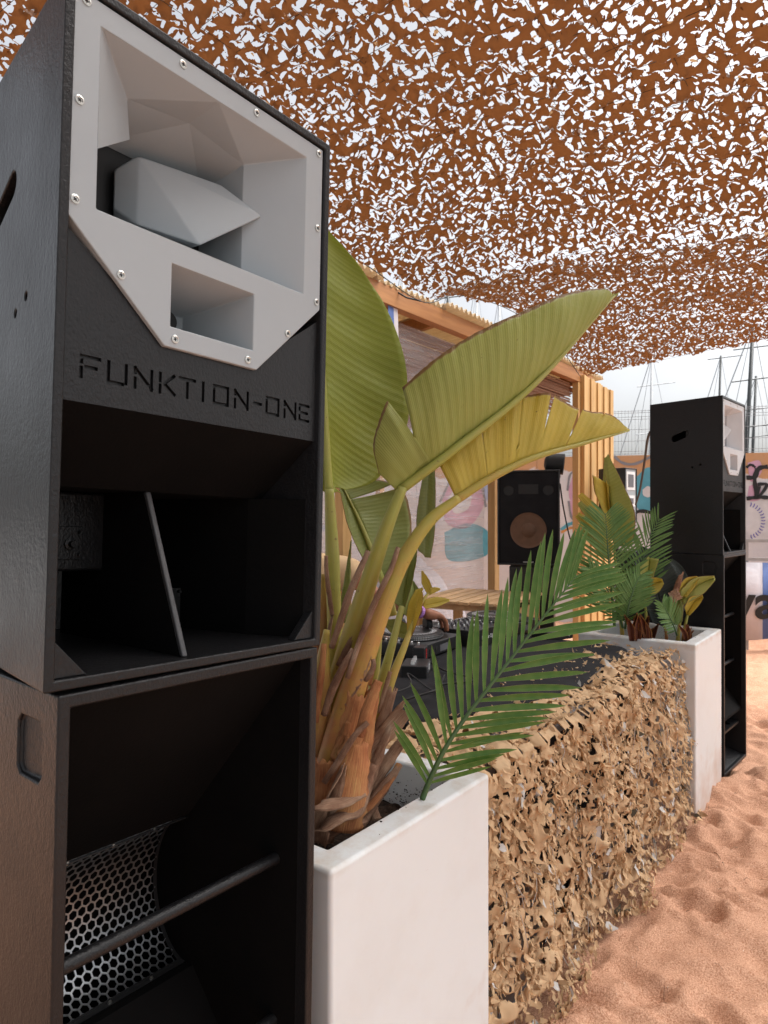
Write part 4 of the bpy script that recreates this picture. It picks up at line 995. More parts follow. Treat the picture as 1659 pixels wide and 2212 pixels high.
# ---- decks
def text_mesh(name, s, size, mat, parent, Mx, extrude=.0006, offset=0.0, space=1.0):
    c = bpy.data.curves.new(name, 'FONT'); c.body = s; c.size = size; c.extrude = extrude; c.offset = offset; c.space_character = space
    c.align_x = 'CENTER'; c.align_y = 'CENTER'
    t = bpy.data.objects.new('tmp', c); col.objects.link(t); bpy.context.view_layer.update()
    me = bpy.data.meshes.new_from_object(t.evaluated_get(bpy.context.evaluated_depsgraph_get())); bpy.data.objects.remove(t)
    o = obj(name, me, mat, parent); me.materials.clear(); me.materials.append(mat); o.matrix_local = Mx
    return o
def make_deck(name, loc, rz, label):
    root = empty(name, loc, rz, label, 'turntable', 'decks'); root.scale = (1.14,) * 3
    body = MB().box(-.19, .19, -.17, .17, .012, .075).build('body', M['plastic_black'], root, bevel=.006)
    for x in (-.15, .15):
        for y in (-.13, .13): MB().lathe([(.022, 0), (.022, .012)], (x, y, 0), 14).build('foot', M['dark'], root)
    pl = MB().lathe([(.152, .076), (.160, .079), (.160, .098), (.154, .102), (.1, .103), (.004, .103)], (0, .01, 0), 64).build('platter', M['plastic_black'], root, smooth='auto')
    rim = MB()
    for k in range(120):
        a = 2 * math.pi * k / 120; Mx = Matrix.Translation((0, .01, 0)) @ Matrix.Rotation(a, 4, 'Z')
        rim.box(.1596, .1618, -.0026, .0026, .081, .0865, Mx); rim.box(.1596, .1618, -.0026, .0026, .0895, .096, Mx)
    rim.build('strobe_dots', M['silver'], pl)
    ring = MB()
    for k in range(48):
        a = 2 * math.pi * k / 48; Mx = Matrix.Translation((0, .01, 0)) @ Matrix.Rotation(a, 4, 'Z') @ Matrix.Translation((.118, 0, 0)) @ Matrix.Rotation(.5, 4, 'Z')
        ring.box(-.014, .014, -.0016, .0016, .1025, .1036, Mx)
    ring.build('printed_ticks', M['white'], pl)
    MB().lathe([(.05, .1032), (.05, .1045), (.006, .1045), (.006, .115)], (0, .01, 0), 32).build('label_disc', M['plastic_grey'], pl, smooth='auto')
    fd = MB().box(.165, .187, .02, .14, .0752, .079).build('pitch_fader', M['plastic_grey'], root); MB().box(.168, .184, .07, .088, .079, .092).build('fader_knob', M['silver'], fd)
    for x in (-.17, -.135, -.10):
        MB().box(x - .012, x + .012, .135, .158, .075, .081).build('button', M['silver'], root, bevel=.002)
    for k in range(6):
        MB().lathe([(.006, .075), (.006, .086), (.004, .088)], (-.175 + .0, -.14 + k * .035, 0), 10).build('knob', M['silver'], root)
    MB().box(-.03, .05, -.1725, -.170, .025, .055).build('rear_socket_panel', M['plastic_grey'], root)
    for k in range(4): MB().box(-.16 + k * .03, -.14 + k * .03, -.1722, -.170, .03, .05).build('socket', M['dark'], root)
    return root
make_deck('turntable', (3.16, 2.19, CZ - .02), R(4), 'black turntable with dotted silver platter nearest the loudspeaker stack')
make_deck('turntable', (4.02, 2.12, CZ - .02), R(-3), 'black turntable on the far side of the mixer')
mix = empty('dj_mixer', (3.58, 2.14, CZ - .02), R(1), 'black mixer covered with small knobs between the two turntables', 'mixer')
MB().box(-.15, .15, -.19, .19, 0, .10).build('body', M['plastic_black'], mix, bevel=.005)
kb = MB().lathe([(.009, 0), (.008, .014), (.006, .017)], n=12).mesh('knob', False); kb.materials.append(M['plastic_grey'])
ks = MB().lathe([(.006, 0), (.005, .016), (.003, .018)], n=10).mesh('knob', False); ks.materials.append(M['silver'])
for i in range(6):
    for j in range(7):
        k_ = obj('knob', kb if (i + j) % 3 else ks, None, mix); k_.location = (-.125 + i * .05, -.15 + j * .036, .1)
for i in range(4):
    f_ = MB().box(-.11 + i * .07, -.09 + i * .07, .12, .17, .1, .112).build('fader', M['silver'], mix)
text_mesh('maker_lettering', 'Pioneer DJ', .030, M['white'], mix, Matrix.Translation((.0, -.1915, .05)) @ Matrix.Rotation(R(90), 4, 'X'))
# closed lid / record sleeve next to the far deck
gear = empty('sampler', (4.02, 1.74, CZ - .02), R(-20), 'low black sampler with white lettering at the right edge of the cloth', 'sampler')
MB().box(-.11, .11, -.07, .07, 0, .055).build('body', M['plastic_black'], gear, bevel=.006)
text_mesh('maker_lettering', 'Pioneer DJ', .026, M['white'], gear, Matrix.Translation((.02, -.0712, .03)) @ Matrix.Rotation(R(90), 4, 'X'))
for i in range(8): MB().box(-.09 + (i % 4) * .03, -.068 + (i % 4) * .03, -.03 + (i // 4) * .03, -.008 + (i // 4) * .03, .055, .061).build('pad', M['plastic_grey'], gear)
# controller with DJ lettering in front of the near deck
ctl = empty('effects_box', (2.72, 1.86, CZ - .03), R(28), 'small black effects box lettered DJ in front of the near turntable', 'effects box')
MB().box(-.09, .09, -.06, .06, 0, .07).build('body', M['plastic_black'], ctl, bevel=.006)
MB().box(-.075, .06, -.0625, -.060, .035, .065).build('display', M['plastic_grey'], ctl)
text_mesh('lettering', 'DJ', .034, M['white'], ctl, Matrix.Translation((-.0, -.0632, .05)) @ Matrix.Rotation(R(90), 4, 'X'))
for i in range(3): MB().lathe([(.010, 0), (.008, .018)], (-.05 + i * .05, .01, .07), 12).build('knob', M['silver'], ctl)
dd = empty('digital_counter', (2.86, 1.93, CZ - .03), R(20), 'little black counter with red digits beside the effects box', 'counter')
MB().box(-.035, .035, -.03, .03, 0, .115).build('body', M['plastic_black'], dd, bevel=.006)
text_mesh('red_digits', 'DDC', .026, M['red'], dd, Matrix.Translation((0, -.0312, .075)) @ Matrix.Rotation(R(90), 4, 'X') @ Matrix.Rotation(R(-90), 4, 'Z'))
st_ = MB().box(-.035, .035, -.0008, .0008, -.02, .02).build('sticker', M['cyan']); st_.location = (3.22, 2.013, CZ + .028); st_.rotation_euler = (0, 0, R(4))
st_.name = 'sticker'; tag(st_, 'pale blue sticker on the front of the near turntable', 'sticker')
# headphones on the platter
hp = empty('headphones', (3.23, 2.22, CZ + .085), R(-35), 'black headphones resting on the near turntable platter', 'headphones')
MB().tube([(.085 * math.cos(R(a)), .0, .035 + .095 * math.sin(R(a))) for a in range(0, 181, 12)], .011, 8, True, .6).build('headband', M['plastic_black'], hp, smooth=True)
for s_ in (-1, 1):
    e = MB().lathe([(.035, -.018), (.042, -.010), (.042, .012), (.03, .020), (.01, .022)], n=20, M=Matrix.Translation((s_ * .08, 0, .035)) @ Matrix.Rotation(R(90 * s_), 4, 'Y')).build('ear_cup', M['dark'], hp, smooth='auto')
    MB().box(s_ * .104 - .002, s_ * .104 + .002, -.01, .006, .02, .028).build('red_mark', M['red'], e)
# cables on the table
def cable(name, pts, r_, label, mat='dark', grp=None):
    o = MB().tube(catmull([tuple(p) for p in pts], 40), r_, 6).build(name, M[mat], None, smooth=True); tag(o, label, 'cable', grp); return o
cable('cable', [(2.25, 1.60, CZ), (2.4, 1.52, CZ + .03), (2.55, 1.62, CZ), (2.66, 1.5, CZ + .02), (2.8, 1.75, CZ), (2.95, 2.0, CZ + .02)], .005, 'black cable curling over the cloth by the effects box')
cable('cable', [(2.2, 1.72, CZ), (2.38, 1.66, CZ + .02), (2.5, 1.75, CZ + .04), (2.45, 1.58, CZ), (2.72, 1.7, CZ)], .004, 'thin black cable looped near the left end of the cloth')

# slatted wooden bench top behind the decks
sb = empty('slatted_bench', (4.50, 2.52, 0), R(8), 'pale wooden slatted bench top behind the mixer', 'bench')
for k in range(8):
    MB().box(-.42, .42, -.355 + k * .09, -.355 + k * .09 + .074, 1.075, 1.097).build('slat', M['slat'], sb, bevel=.004)
for x in (-.33, .33): MB().box(x - .03, x + .03, -.35, .36, 1.03, 1.074).build('batten', M['slat'], sb)
MB().box(-.40, .40, -.34, -.318, .90, 1.0295).build('front_rail', M['wood'], sb)
for x in (-.37, .37):
    for y in (-.31, .32): MB().box(x - .03, x + .03, y - .03, y + .03, -.05, 1.029).build('leg', M['wood'], sb)

# ================================================================== THE MAN AT THE DECKS
def skin_body(name, verts, edges, radii, mat, parent, sub=2, root_i=0):
    me = bpy.data.meshes.new(name); me.from_pydata([tuple(v) for v in verts], edges, []); me.update()
    o = obj(name, me, mat, parent); s_ = o.modifiers.new('skin', 'SKIN'); s_.use_smooth_shade = True
    for i, r_ in enumerate(radii): me.skin_vertices[0].data[i].radius = (r_, r_) if not hasattr(r_, '__len__') else r_
    for i in range(len(verts)): me.skin_vertices[0].data[i].use_root = (i == root_i)
    ss = o.modifiers.new('sub', 'SUBSURF'); ss.levels = sub; ss.render_levels = sub
    return o
def make_person():
    hand = at(962, 1334, 3.93); wrist = at(914, 1324, 3.86); elbow = at(808, 1288, 3.72); sh = at(762, 1232, 3.98)
    cx, cy = 2.86, 2.78
    root = empty('person', (cx, cy, 0), 0, 'man in a cream shirt and purple wristband reaching over the decks', 'person')
    inv = -Vector((cx, cy, 0)); L = lambda p: Vector(p) + inv
    hd = Vector((2.74, 2.72, 1.66)); nk = Vector((2.78, 2.76, 1.50)); chest = Vector((2.84, 2.82, 1.32)); pel = Vector((2.86, 2.86, .98))
    shL = Vector(sh); shR = Vector((2.58, 2.92, 1.43))
    elR = Vector((2.48, 2.70, 1.18)); wrR = Vector((2.66, 2.36, 1.08))
    v = [pel, (pel + chest) / 2, chest, nk - Vector((0, 0, .04)), nk, hd - Vector((0, 0, .05)), hd, hd + Vector((-.01, -.01, .07)),
         shL, elbow, (Vector(elbow) + wrist) / 2, wrist, shR, elR, wrR,
         pel + Vector((.10, .02, -.08)), pel + Vector((.11, -.02, -.5)), pel + Vector((.12, .03, -.93)), pel + Vector((.12, -.12, -.96)),
         pel + Vector((-.10, .02, -.08)), pel + Vector((-.12, .0, -.5)), pel + Vector((-.13, .05, -.93)), pel + Vector((-.14, -.10, -.96))]
    e = [(0, 1), (1, 2), (2, 3), (3, 4), (4, 5), (5, 6), (6, 7), (2, 8), (8, 9), (9, 10), (10, 11), (2, 12), (12, 13), (13, 14), (0, 15), (15, 16), (16, 17), (17, 18), (0, 19), (19, 20), (20, 21), (21, 22)]
    r_ = [.15, .14, .15, .07, .055, .085, .095, .06, .062, .046, .042, .029, .062, .045, .030, .09, .06, .045, .035, .09, .06, .045, .035]
    skin_body('body', [L(p) for p in v], e, r_, M['skin'], root)
    # shirt over trunk and upper arms
    mid = shL.lerp(Vector(elbow), .55); midR = shR.lerp(elR, .6)
    v = [pel + Vector((0, 0, .02)), (pel + chest) / 2, chest, nk - Vector((0, 0, .06)), shL + Vector((0, 0, .0)), mid, shR, midR]
    skin_body('shirt', [L(p) for p in v], [(0, 1), (1, 2), (2, 3), (2, 4), (4, 5), (2, 6), (6, 7)], [.172, .162, .175, .085, .094, .082, .085, .075], M['shirt'], root)
    v = [pel + Vector((0, 0, -.02)), pel + Vector((.10, .02, -.1)), pel + Vector((.11, -.02, -.5)), pel + Vector((.12, .03, -.9)), pel + Vector((-.10, .02, -.1)), pel + Vector((-.12, .0, -.5)), pel + Vector((-.13, .05, -.9))]
    skin_body('trousers', [L(p) for p in v], [(0, 1), (1, 2), (2, 3), (0, 4), (4, 5), (5, 6)], [.16, .105, .078, .068, .105, .078, .068], M['trouser'], root)
    # head features
    hm = MB().lathe([(.02, .115), (.07, .105), (.105, .06), (.112, .01), (.108, -.03), (.100, -.05)], n=20, M=Matrix.Translation(L(hd) + Vector((.0, .015, 0))))
    hm.build('hair', M['hair'], root, smooth=True)
    fdir = Vector((.05, -1, -.15)).normalized(); sd = Vector((1, .05, 0)); c = L(hd)
    MB().tube([c + fdir * .085 + Vector((0, 0, .01)), c + fdir * .118 + Vector((0, 0, -.02)), c + fdir * .092 + Vector((0, 0, -.035))], [.008, .015, .010], 8).build('nose', M['skin'], root, smooth=True)
    for s_ in (-1, 1):
        MB().lathe([(.002, -.012), (.013, 0), (.002, .012)], n=12, M=Matrix.Translation(c + fdir * .088 + sd * s_ * .034 + Vector((0, 0, .012)))).build('eye', M['white'], root, smooth=True)
        MB().lathe([(.006, -.03), (.016, 0), (.006, .03)], n=10, M=Matrix.Translation(c + sd * s_ * .098 + Vector((0, 0, -.005)))).build('ear', M['skin'], root, smooth=True)
    MB().tube([c + fdir * .094 + sd * -.024 + Vector((0, 0, -.055)), c + fdir * .102 + Vector((0, 0, -.054)), c + fdir * .094 + sd * .024 + Vector((0, 0, -.055))], .006, 6).build('mouth', M['red'], root, smooth=True)
    # the working hand: palm and five fingers curled down to the controls
    def hand_mesh(name, wr, kn, s, curl, thumb_side, drop=1.0):
        ax = (kn - wr).normalized(); up = Vector((0, 0, 1)); sd_ = ax.cross(up).normalized() * thumb_side; up = sd_.cross(ax) * thumb_side
        vs_ = [wr]; es_ = []; rs = [.028 * s]
        pb = wr + ax * .035 * s; vs_.append(pb); es_.append((0, 1)); rs.append((.030 * s))
        pal = wr + ax * .075 * s; vs_.append(pal); es_.append((1, 2)); rs.append(.024 * s)
        for k, (o_, ln) in enumerate(((-.030, .078), (-.010, .088), (.011, .083), (.030, .066))):
            kp = wr + ax * (.100 - abs(k - 1.2) * .006) * s + sd_ * o_ * s + up * .004; vs_.append(kp); es_.append((2, len(vs_) - 1)); rs.append(.0115 * s)
            pr = kp; a = -.15 - .1 * k * .3
            for seg_, fl_ in ((.45, .55), (.32, .6), (.23, .35)):
                a -= fl_ * curl; d = ax * math.cos(a) + up * math.sin(a) + sd_ * o_ * 2; d.normalize()
                p = pr + d * ln * s * seg_ * 1.05; vs_.append(p); es_.append((len(vs_) - 2, len(vs_) - 1)); rs.append((.0100, .0092, .0078)[min(2, len(rs) % 3)] * s); pr = p
        tb = wr + ax * .030 * s - sd_ * .034 * s - up * .006; vs_.append(tb); es_.append((1, len(vs_) - 1)); rs.append(.0135 * s)
        t2 = tb + (ax * .8 - sd_ * .35 - up * .45).normalized() * .040 * s; vs_.append(t2); es_.append((len(vs_) - 2, len(vs_) - 1)); rs.append(.0115 * s)
        t3 = t2 + (ax * .9 + sd_ * .05 - up * .6).normalized() * .032 * s; vs_.append(t3); es_.append((len(vs_) - 2, len(vs_) - 1)); rs.append(.009 * s)
        return skin_body(name, [L(p) for p in vs_], es_, rs, M['skin'], root, 2, 1)
    hand_mesh('hand', Vector(wrist), Vector(hand), 1.18, .72, 1)
    hand_mesh('hand', wrR, wrR + Vector((.06, -.12, -.02)), 1.0, .7, -1)
    # wristband
    w_ = Vector(wrist).lerp(Vector(elbow), .06); ax = (Vector(wrist) - Vector(elbow)).normalized()
    Mx = Matrix.Translation(L(w_)) @ ax.to_track_quat('Z', 'Y').to_matrix().to_4x4()
    b = MB(); 
    for k in range(24):
        a0, a1 = 2 * math.pi * k / 24, 2 * math.pi * (k + 1) / 24
        pts = [Mx @ Vector((rr * math.cos(a), rr * .95 * math.sin(a), z)) for rr in (.0345, .036) for z in (-.009, .009) for a in (a0, a1)]
        b.add(pts, [(4, 5, 7, 6), (0, 1, 5, 4), (2, 6, 7, 3), (0, 2, 3, 1)])
    wb = b.build('wristband', M['band'], root)
make_person()

# ================================================================== FAR PLANTER'S PLANTS
G_F = 'palm fronds in the far planter'
W4 = 4.30
frond('palm_frond', A_([(1327, 1352, 4.25), (1322, 1290, 4.24), (1316, 1220, 4.25), (1311, 1160, 4.28), (1308, 1108, 4.34)]), 'upright feathery palm frond at the left of the far planter', 34, .30, .0155, (-.7, -.5, .3), 'leaf_palm_far', .010, .08, (62, 42), G_F, seed=12,
      prof=lambda t: (.75 + .3 * math.sin(math.pi * t)) * (1 - .45 * t * t))
frond('palm_frond', A_([(1380, 1352, 4.40), (1376, 1290, 4.42), (1384, 1225, 4.45), (1402, 1165, 4.5), (1425, 1120, 4.55)]), 'palm frond bending right across the distant loudspeaker', 20, .25, .015, (-.6, -.5, .5), 'leaf_palm_far', .009, .25, (50, 30), G_F, seed=13)
frond('palm_frond', A_([(1462, 1372, 4.16), (1452, 1345, 4.13), (1440, 1322, 4.12), (1430, 1302, 4.13)]), 'small light green palm frond drooping over the rim of the far planter', 18, .13, .013, (-.55, -.6, .55), 'leaf_palm_far', .006, .12, (60, 40), G_F, seed=14)
frond('palm_frond', A_([(1345, 1356, 4.2), (1330, 1310, 4.16), (1304, 1262, 4.15), (1272, 1225, 4.18)]), 'palm frond of the far planter bending left in front of the board wall', 24, .17, .0145, (-.6, -.6, .5), 'leaf_palm_far', .008, .12, (60, 36), G_F, seed=15)
frond('palm_frond', A_([(1350, 1358, 4.15), (1356, 1318, 4.12), (1368, 1275, 4.13), (1384, 1240, 4.17)]), 'short full palm frond in the middle of the far planter', 22, .17, .0145, (-.6, -.6, .5), 'leaf_palm_far', .008, .12, (60, 36), G_F, seed=16)
bird2 = empty('bird_of_paradise_plant', (4.48, 1.30, .85), 0, 'ragged yellow-green bird-of-paradise plant rising from the far planter', 'plant')
lfa = loft_blade('leaf', A_([(1326, 1182, 4.50), (1322, 1120, 4.52), (1317, 1060, 4.55), (1311, 985, 4.60)]), [A_([(1366, 1178, 4.45), (1372, 1110, 4.46), (1346, 1045, 4.50), (1314, 980, 4.60)]), A_([(1318, 1160, 4.6), (1306, 1100, 4.65), (1302, 1040, 4.66), (1305, 990, 4.62)])], M['leaf_b'], bird2, 40, 8, .05, [], .01, seed=21)
lfb = loft_blade('leaf', A_([(1322, 1130, 4.54), (1318, 1090, 4.55), (1316, 1050, 4.56)]), [A_([(1305, 1115, 4.5), (1284, 1062, 4.5), (1279, 1026, 4.5)]), A_([(1318, 1100, 4.5), (1314, 1060, 4.5), (1308, 1022, 4.5)])], M['leaf_c'], bird2, 24, 6, .08, [], .02, seed=22)
for k, (p0, p1, wd) in enumerate((((1320, 1150), (1252, 1068), 18), ((1320, 1165), (1250, 1086), 16), ((1322, 1190), (1246, 1112), 20), ((1318, 1205), (1258, 1142), 18))):
    p0, p1 = Vector((*p0, 4.5)), Vector((*p1, 4.46)); d = (p1 - p0); nn = Vector((-d.y, d.x, 0)).normalized() * wd
    mid_ = [p0, p0.lerp(p1, .5) + nn * .15, p1]; ed = [p0 + nn * .5, p0.lerp(p1, .55) + nn * .8, p1 + nn * .4]; ed2 = [p0 - nn * .4, p0.lerp(p1, .55) - nn * .6, p1 - nn * .3]
    loft_blade('leaf', A_([tuple(x) for x in mid_]), [A_([tuple(x) for x in ed]), A_([tuple(x) for x in ed2])], M['leaf_b' if k % 2 else 'leaf_c'], bird2, 18, 5, .08, [], .03, seed=23 + k)
for k, (pts, e1, e2, mt) in enumerate((
   ([(1394, 1300), (1398, 1255), (1403, 1205)], [(1380, 1285), (1376, 1235), (1400, 1202)], [(1405, 1290), (1412, 1245), (1424, 1208)], 'leaf_b'),
   ([(1388, 1290), (1410, 1262), (1432, 1256)], [(1384, 1275), (1404, 1248), (1430, 1250)], [(1396, 1292), (1422, 1280), (1434, 1262)], 'leaf_c'),
   ([(1470, 1298), (1506, 1265), (1544, 1248)], [(1468, 1275), (1500, 1248), (1542, 1243)], [(1478, 1306), (1518, 1284), (1545, 1254)], 'leaf_b'),
   ([(1470, 1290), (1484, 1265), (1508, 1246)], [(1462, 1275), (1478, 1250), (1504, 1244)], [(1484, 1290), (1500, 1270), (1510, 1250)], 'leaf_c'),
   ([(1482, 1328), (1500, 1300), (1518, 1288)], [(1478, 1312), (1490, 1290), (1516, 1284)], [(1490, 1330), (1510, 1308), (1519, 1292)], 'leaf_c'),
   ([(1460, 1350), (1456, 1320), (1466, 1290)], [(1448, 1340), (1442, 1310), (1460, 1288)], [(1474, 1342), (1476, 1312), (1470, 1290)], 'leaf_d'))):
    loft_blade('leaf', A_([(*p, 4.35) for p in pts]), [A_([(*p, 4.32) for p in e1]), A_([(*p, 4.32) for p in e2])], M[mt], bird2, 20, 6, .06, [], .02, seed=30 + k)
for pts in ([(1398, 1390), (1396, 1340), (1393, 1295)], [(1462, 1395), (1468, 1345), (1476, 1296)], [(1474, 1390), (1480, 1350), (1486, 1322)], [(1345, 1380), (1336, 1290), (1326, 1182)]):
    stalk('stalk', A_([(*p, 4.38) for p in pts]), [.014, .010, .007], M['stalk'], bird2, 16, 8, u0=.45, u1=.8)
sheath('husk', at(1452, 1300, 4.30), at(1472, 1240, 4.28), .05, M['husk'], bird2, .8, .4, seed=91)
sheath('husk', at(1450, 1292, 4.28), at(1468, 1282, 4.26), .07, M['husk'], bird2, .8, .8, seed=92)
adopt(bird2)
for c in bird2.children: c.matrix_parent_inverse = bird2.matrix_basis.inverted()
rub = empty('rubber_plant', (4.55, 1.35, .85), 0, 'dark slate-green broad-leaved plant in the middle of the far planter', 'plant')
loft_blade('leaf', A_([(1436, 1355, 4.42), (1422, 1290, 4.40), (1405, 1225, 4.44), (1380, 1182, 4.5)]), [A_([(1466, 1330, 4.4), (1472, 1260, 4.36), (1440, 1205, 4.42), (1384, 1178, 4.5)]), A_([(1410, 1345, 4.4), (1390, 1290, 4.36), (1372, 1230, 4.42), (1376, 1184, 4.5)])], M['leaf_dark'], rub, 40, 10, .14, [], .03, seed=41)
loft_blade('leaf', A_([(1470, 1330, 4.5), (1476, 1290, 4.48), (1468, 1245, 4.5), (1450, 1210, 4.54)]), [A_([(1490, 1310, 4.5), (1494, 1270, 4.48), (1476, 1228, 4.5), (1452, 1206, 4.54)]), A_([(1456, 1320, 4.48), (1452, 1280, 4.46), (1448, 1240, 4.48), (1448, 1212, 4.54)])], M['leaf_dark'], rub, 30, 8, .12, [], .03, seed=42)
stalk('stalk', A_([(1440, 1392, 4.42), (1438, 1365, 4.42), (1434, 1350, 4.42)]), [.012, .010, .008], M['stalk'], rub, 10, 8, u0=.1, u1=.4)
for c in rub.children: c.matrix_parent_inverse = rub.matrix_basis.inverted()
bro = empty('bromeliad', (4.40, 1.18, .85), 0, 'dark red bromeliad with upright leaves on the soil of the far planter', 'plant')
qb = random.Random(5)
for k in range(26):
    u0 = 1362 + qb.random() * 46; a = qb.uniform(-1, 1); h_ = qb.uniform(28, 62); w_ = qb.uniform(4.05, 4.3)
    if k > 19: u0 = 1474 + qb.random() * 18; h_ = qb.uniform(22, 38)
    pts = [(u0, 1385, w_), (u0 + a * 6, 1385 - h_ * .55, w_ - .02), (u0 + a * 20, 1385 - h_, w_ - .04)]
    wd = qb.uniform(5, 9)
    loft_blade('leaf', A_(pts), [A_([(p[0] + wd * s2, p[1], p[2] - .015) for p, s2 in zip(pts, (.7, 1, .1))]), A_([(p[0] - wd * s2, p[1], p[2] - .015) for p, s2 in zip(pts, (.7, 1, .1))])], M['leaf_red'], bro, 10, 3, .1, [], .02, seed=60 + k)
for c in bro.children: c.matrix_parent_inverse = bro.matrix_basis.inverted()

# ================================================================== MONITOR LOUDSPEAKER AND SMALL STACK
mc = at(1141, 1112, 5.35); face = math.atan2(-mc.y, -mc.x) + R(90) + R(-4)
mon = empty('monitor_loudspeaker', (mc.x, mc.y, 1.30), face, 'black monitor loudspeaker with tan cone facing the decks', 'loudspeaker')
bx_ = shell(.475, .44, .42, .735, .014, .03).build('cabinet', M['plastic_black'], mon, bevel=.005)
MB().box(-.2235, .2235, .012, .03, .0145, .7205).build('grille_cloth', M['cloth'], mon)
MB().lathe([(.138, 0), (.138, .006), (.128, .002), (.062, -.018), (.062, -.016), (.055, .004), (.035, .018), (.004, .024)], n=40, M=Matrix.Translation((-.0, .011, .27)) @ Matrix.Rotation(R(90), 4, 'X')).build('woofer_cone', M['cone'], mon, smooth='auto')
for x in (-.15, .15): MB().lathe([(.04, 0), (.04, .004), (.034, .001), (.004, .0)], n=24, M=Matrix.Translation((x, .0118, .58)) @ Matrix.Rotation(R(90), 4, 'X')).build('port', M['dark'], mon)
MB().box(-.075, .075, .008, .0118, .55, .625).build('tweeter_horn', M['dark'], mon)
MB().box(-.04, .04, .0085, .0119, .022, .028).build('name_strip', M['silver'], mon)
std = empty('speaker_stand', (mc.x, mc.y, 0), face, 'black box stand under the monitor loudspeaker', 'stand')
MB().box(-.15, .19, .05, .38, .0, 1.29).build('column', M['plastic_black'], std, bevel=.006)
for zz in (.95, 1.12): MB().box(-.14, .18, .044, .0498, zz, zz + .012).build('seam', M['dark'], std)
MB().box(-.003, .003, .044, .0498, .9, 1.28).build('seam', M['dark'], std)
lamp = empty('spotlight', at(1205, 1002, 5.5), face, 'small dark round spotlight resting on the monitor loudspeaker', 'spotlight')
MB().lathe([(.03, -.11), (.075, -.09), (.085, 0), (.088, .05), (.075, .052), (.06, .03)], n=24, M=Matrix.Rotation(R(96), 4, 'Y') @ Matrix.Scale(.95, 4)).build('housing', M['dark'], lamp, smooth='auto')
MB().box(-.22, .02, -.06, .06, -.115, -.075).build('base', M['plastic_grey'], lamp, bevel=.01)
sc = at(1364, 1112, 7.6); sm_face = R(-8)
sml = empty('small_loudspeaker', (sc.x, sc.y, 1.71), R(-10), 'small black loudspeaker with white horn in front of the graffiti wall', 'loudspeaker')
sml.location.z = HC + (1112 - 1086) / 1500 * 7.6 - .22
shell(.26, .2, .34, .60, .012, .03).build('cabinet', M['plastic_black'], sml, bevel=.005)
MB().box(-.118, .118, .010, .028, .0125, .5875).build('front_board', M['horn'], sml)
for a, b in ((.36, .56), (.18, .30)):
    MB().prism([(-.09, a), (.09, a), (.09, b), (-.09, b)], 'y', .006, .0098).build('horn_rim', M['white'], sml); MB().box(-.06, .06, .003, .0058, a + .03, b - .03).build('horn_mouth', M['plastic_grey'], sml)
MB().tube([(0, .17, -1.75), (0, .17, 0)], .02, 8).build('pole', M['dark'], sml)
cable('cable', [at(1412, 925, 5.05), at(1400, 945, 5.3), at(1392, 1000, 5.9), at(1382, 1060, 6.6), at(1373, 1090, 7.3)], .010, 'black cable hanging from the distant horn loudspeaker')
cable('cable', [at(1210, 1045, 5.5), at(1216, 1090, 5.6), at(1228, 1150, 5.7), at(1240, 1190, 5.75)], .006, 'thin dark cable hanging at the right of the monitor loudspeaker')

# ================================================================== BEACH HUT
HY = 2.95
hut = empty('beach_hut', (6.4, HY, 0), 0, 'wooden beach hut with cream corrugated roof and reed ceiling behind the decks', 'hut')
def hl(mb): mb.v = [(a - 6.4, b - HY, c) for a, b, c in mb.v]; return mb
BZ = 3.17        # underside of the front beam
hl(MB().box(2.2, 7.9, HY - .04, HY + .04, BZ, BZ + .135)).build('front_beam', M['beam'], hut, bevel=.004)
hl(MB().box(2.2, 7.9, HY + 3.0, HY + 3.08, BZ - .35, BZ - .2)).build('rear_beam', M['beam'], hut)
for x in (3.47, 5.54, 7.50):
    hl(MB().box(x - .045, x + .045, HY - .035, HY + .035, -.1, BZ - .001)).build('post', M['wood'], hut, bevel=.004)
for x in (3.4, 5.5, 7.8):
    hl(MB().box(x - .05, x + .05, HY + 2.96, HY + 3.04, -.1, BZ - .35)).build('post', M['wood'], hut)
for x in (2.6, 3.6, 4.6, 5.6, 6.6, 7.6):
    hl(MB().prism([(HY + .041, BZ + .0), (HY + 2.99, BZ - .33), (HY + 2.99, BZ - .23), (HY + .041, BZ + .11)], 'x', x - .025, x + .025)).build('rafter', M['beam'], hut)
# roof: corrugated sheets, each sheet its own part
pitch = .072
for k in range(7):
    xs_ = np.linspace(2.0 + k * .88, 2.0 + (k + 1) * .88 + .04, 100); V_, F = [], []
    lift = .006 * (k % 2); jut = random.Random(k).uniform(-.05, .06)
    for y, z in ((HY - .075 + jut * .5, BZ + .160), (HY + 3.2, BZ - .17)):
        for x in xs_: V_.append((x - 6.4, y - HY, z + lift + .020 * math.sin(2 * math.pi * x / pitch) + .012 * math.sin(x * 2.3 + k)))
    n = len(xs_); F = [(i, i + 1, n + i + 1, n + i) for i in range(n - 1)]
    me = bpy.data.meshes.new('roof_sheet'); me.from_pydata(V_, [], F); me.update(); me.shade_smooth()
    o = obj('roof_sheet', me, M['corrug'], hut); m_ = o.modifiers.new('s', 'SOLIDIFY'); m_.thickness = .003
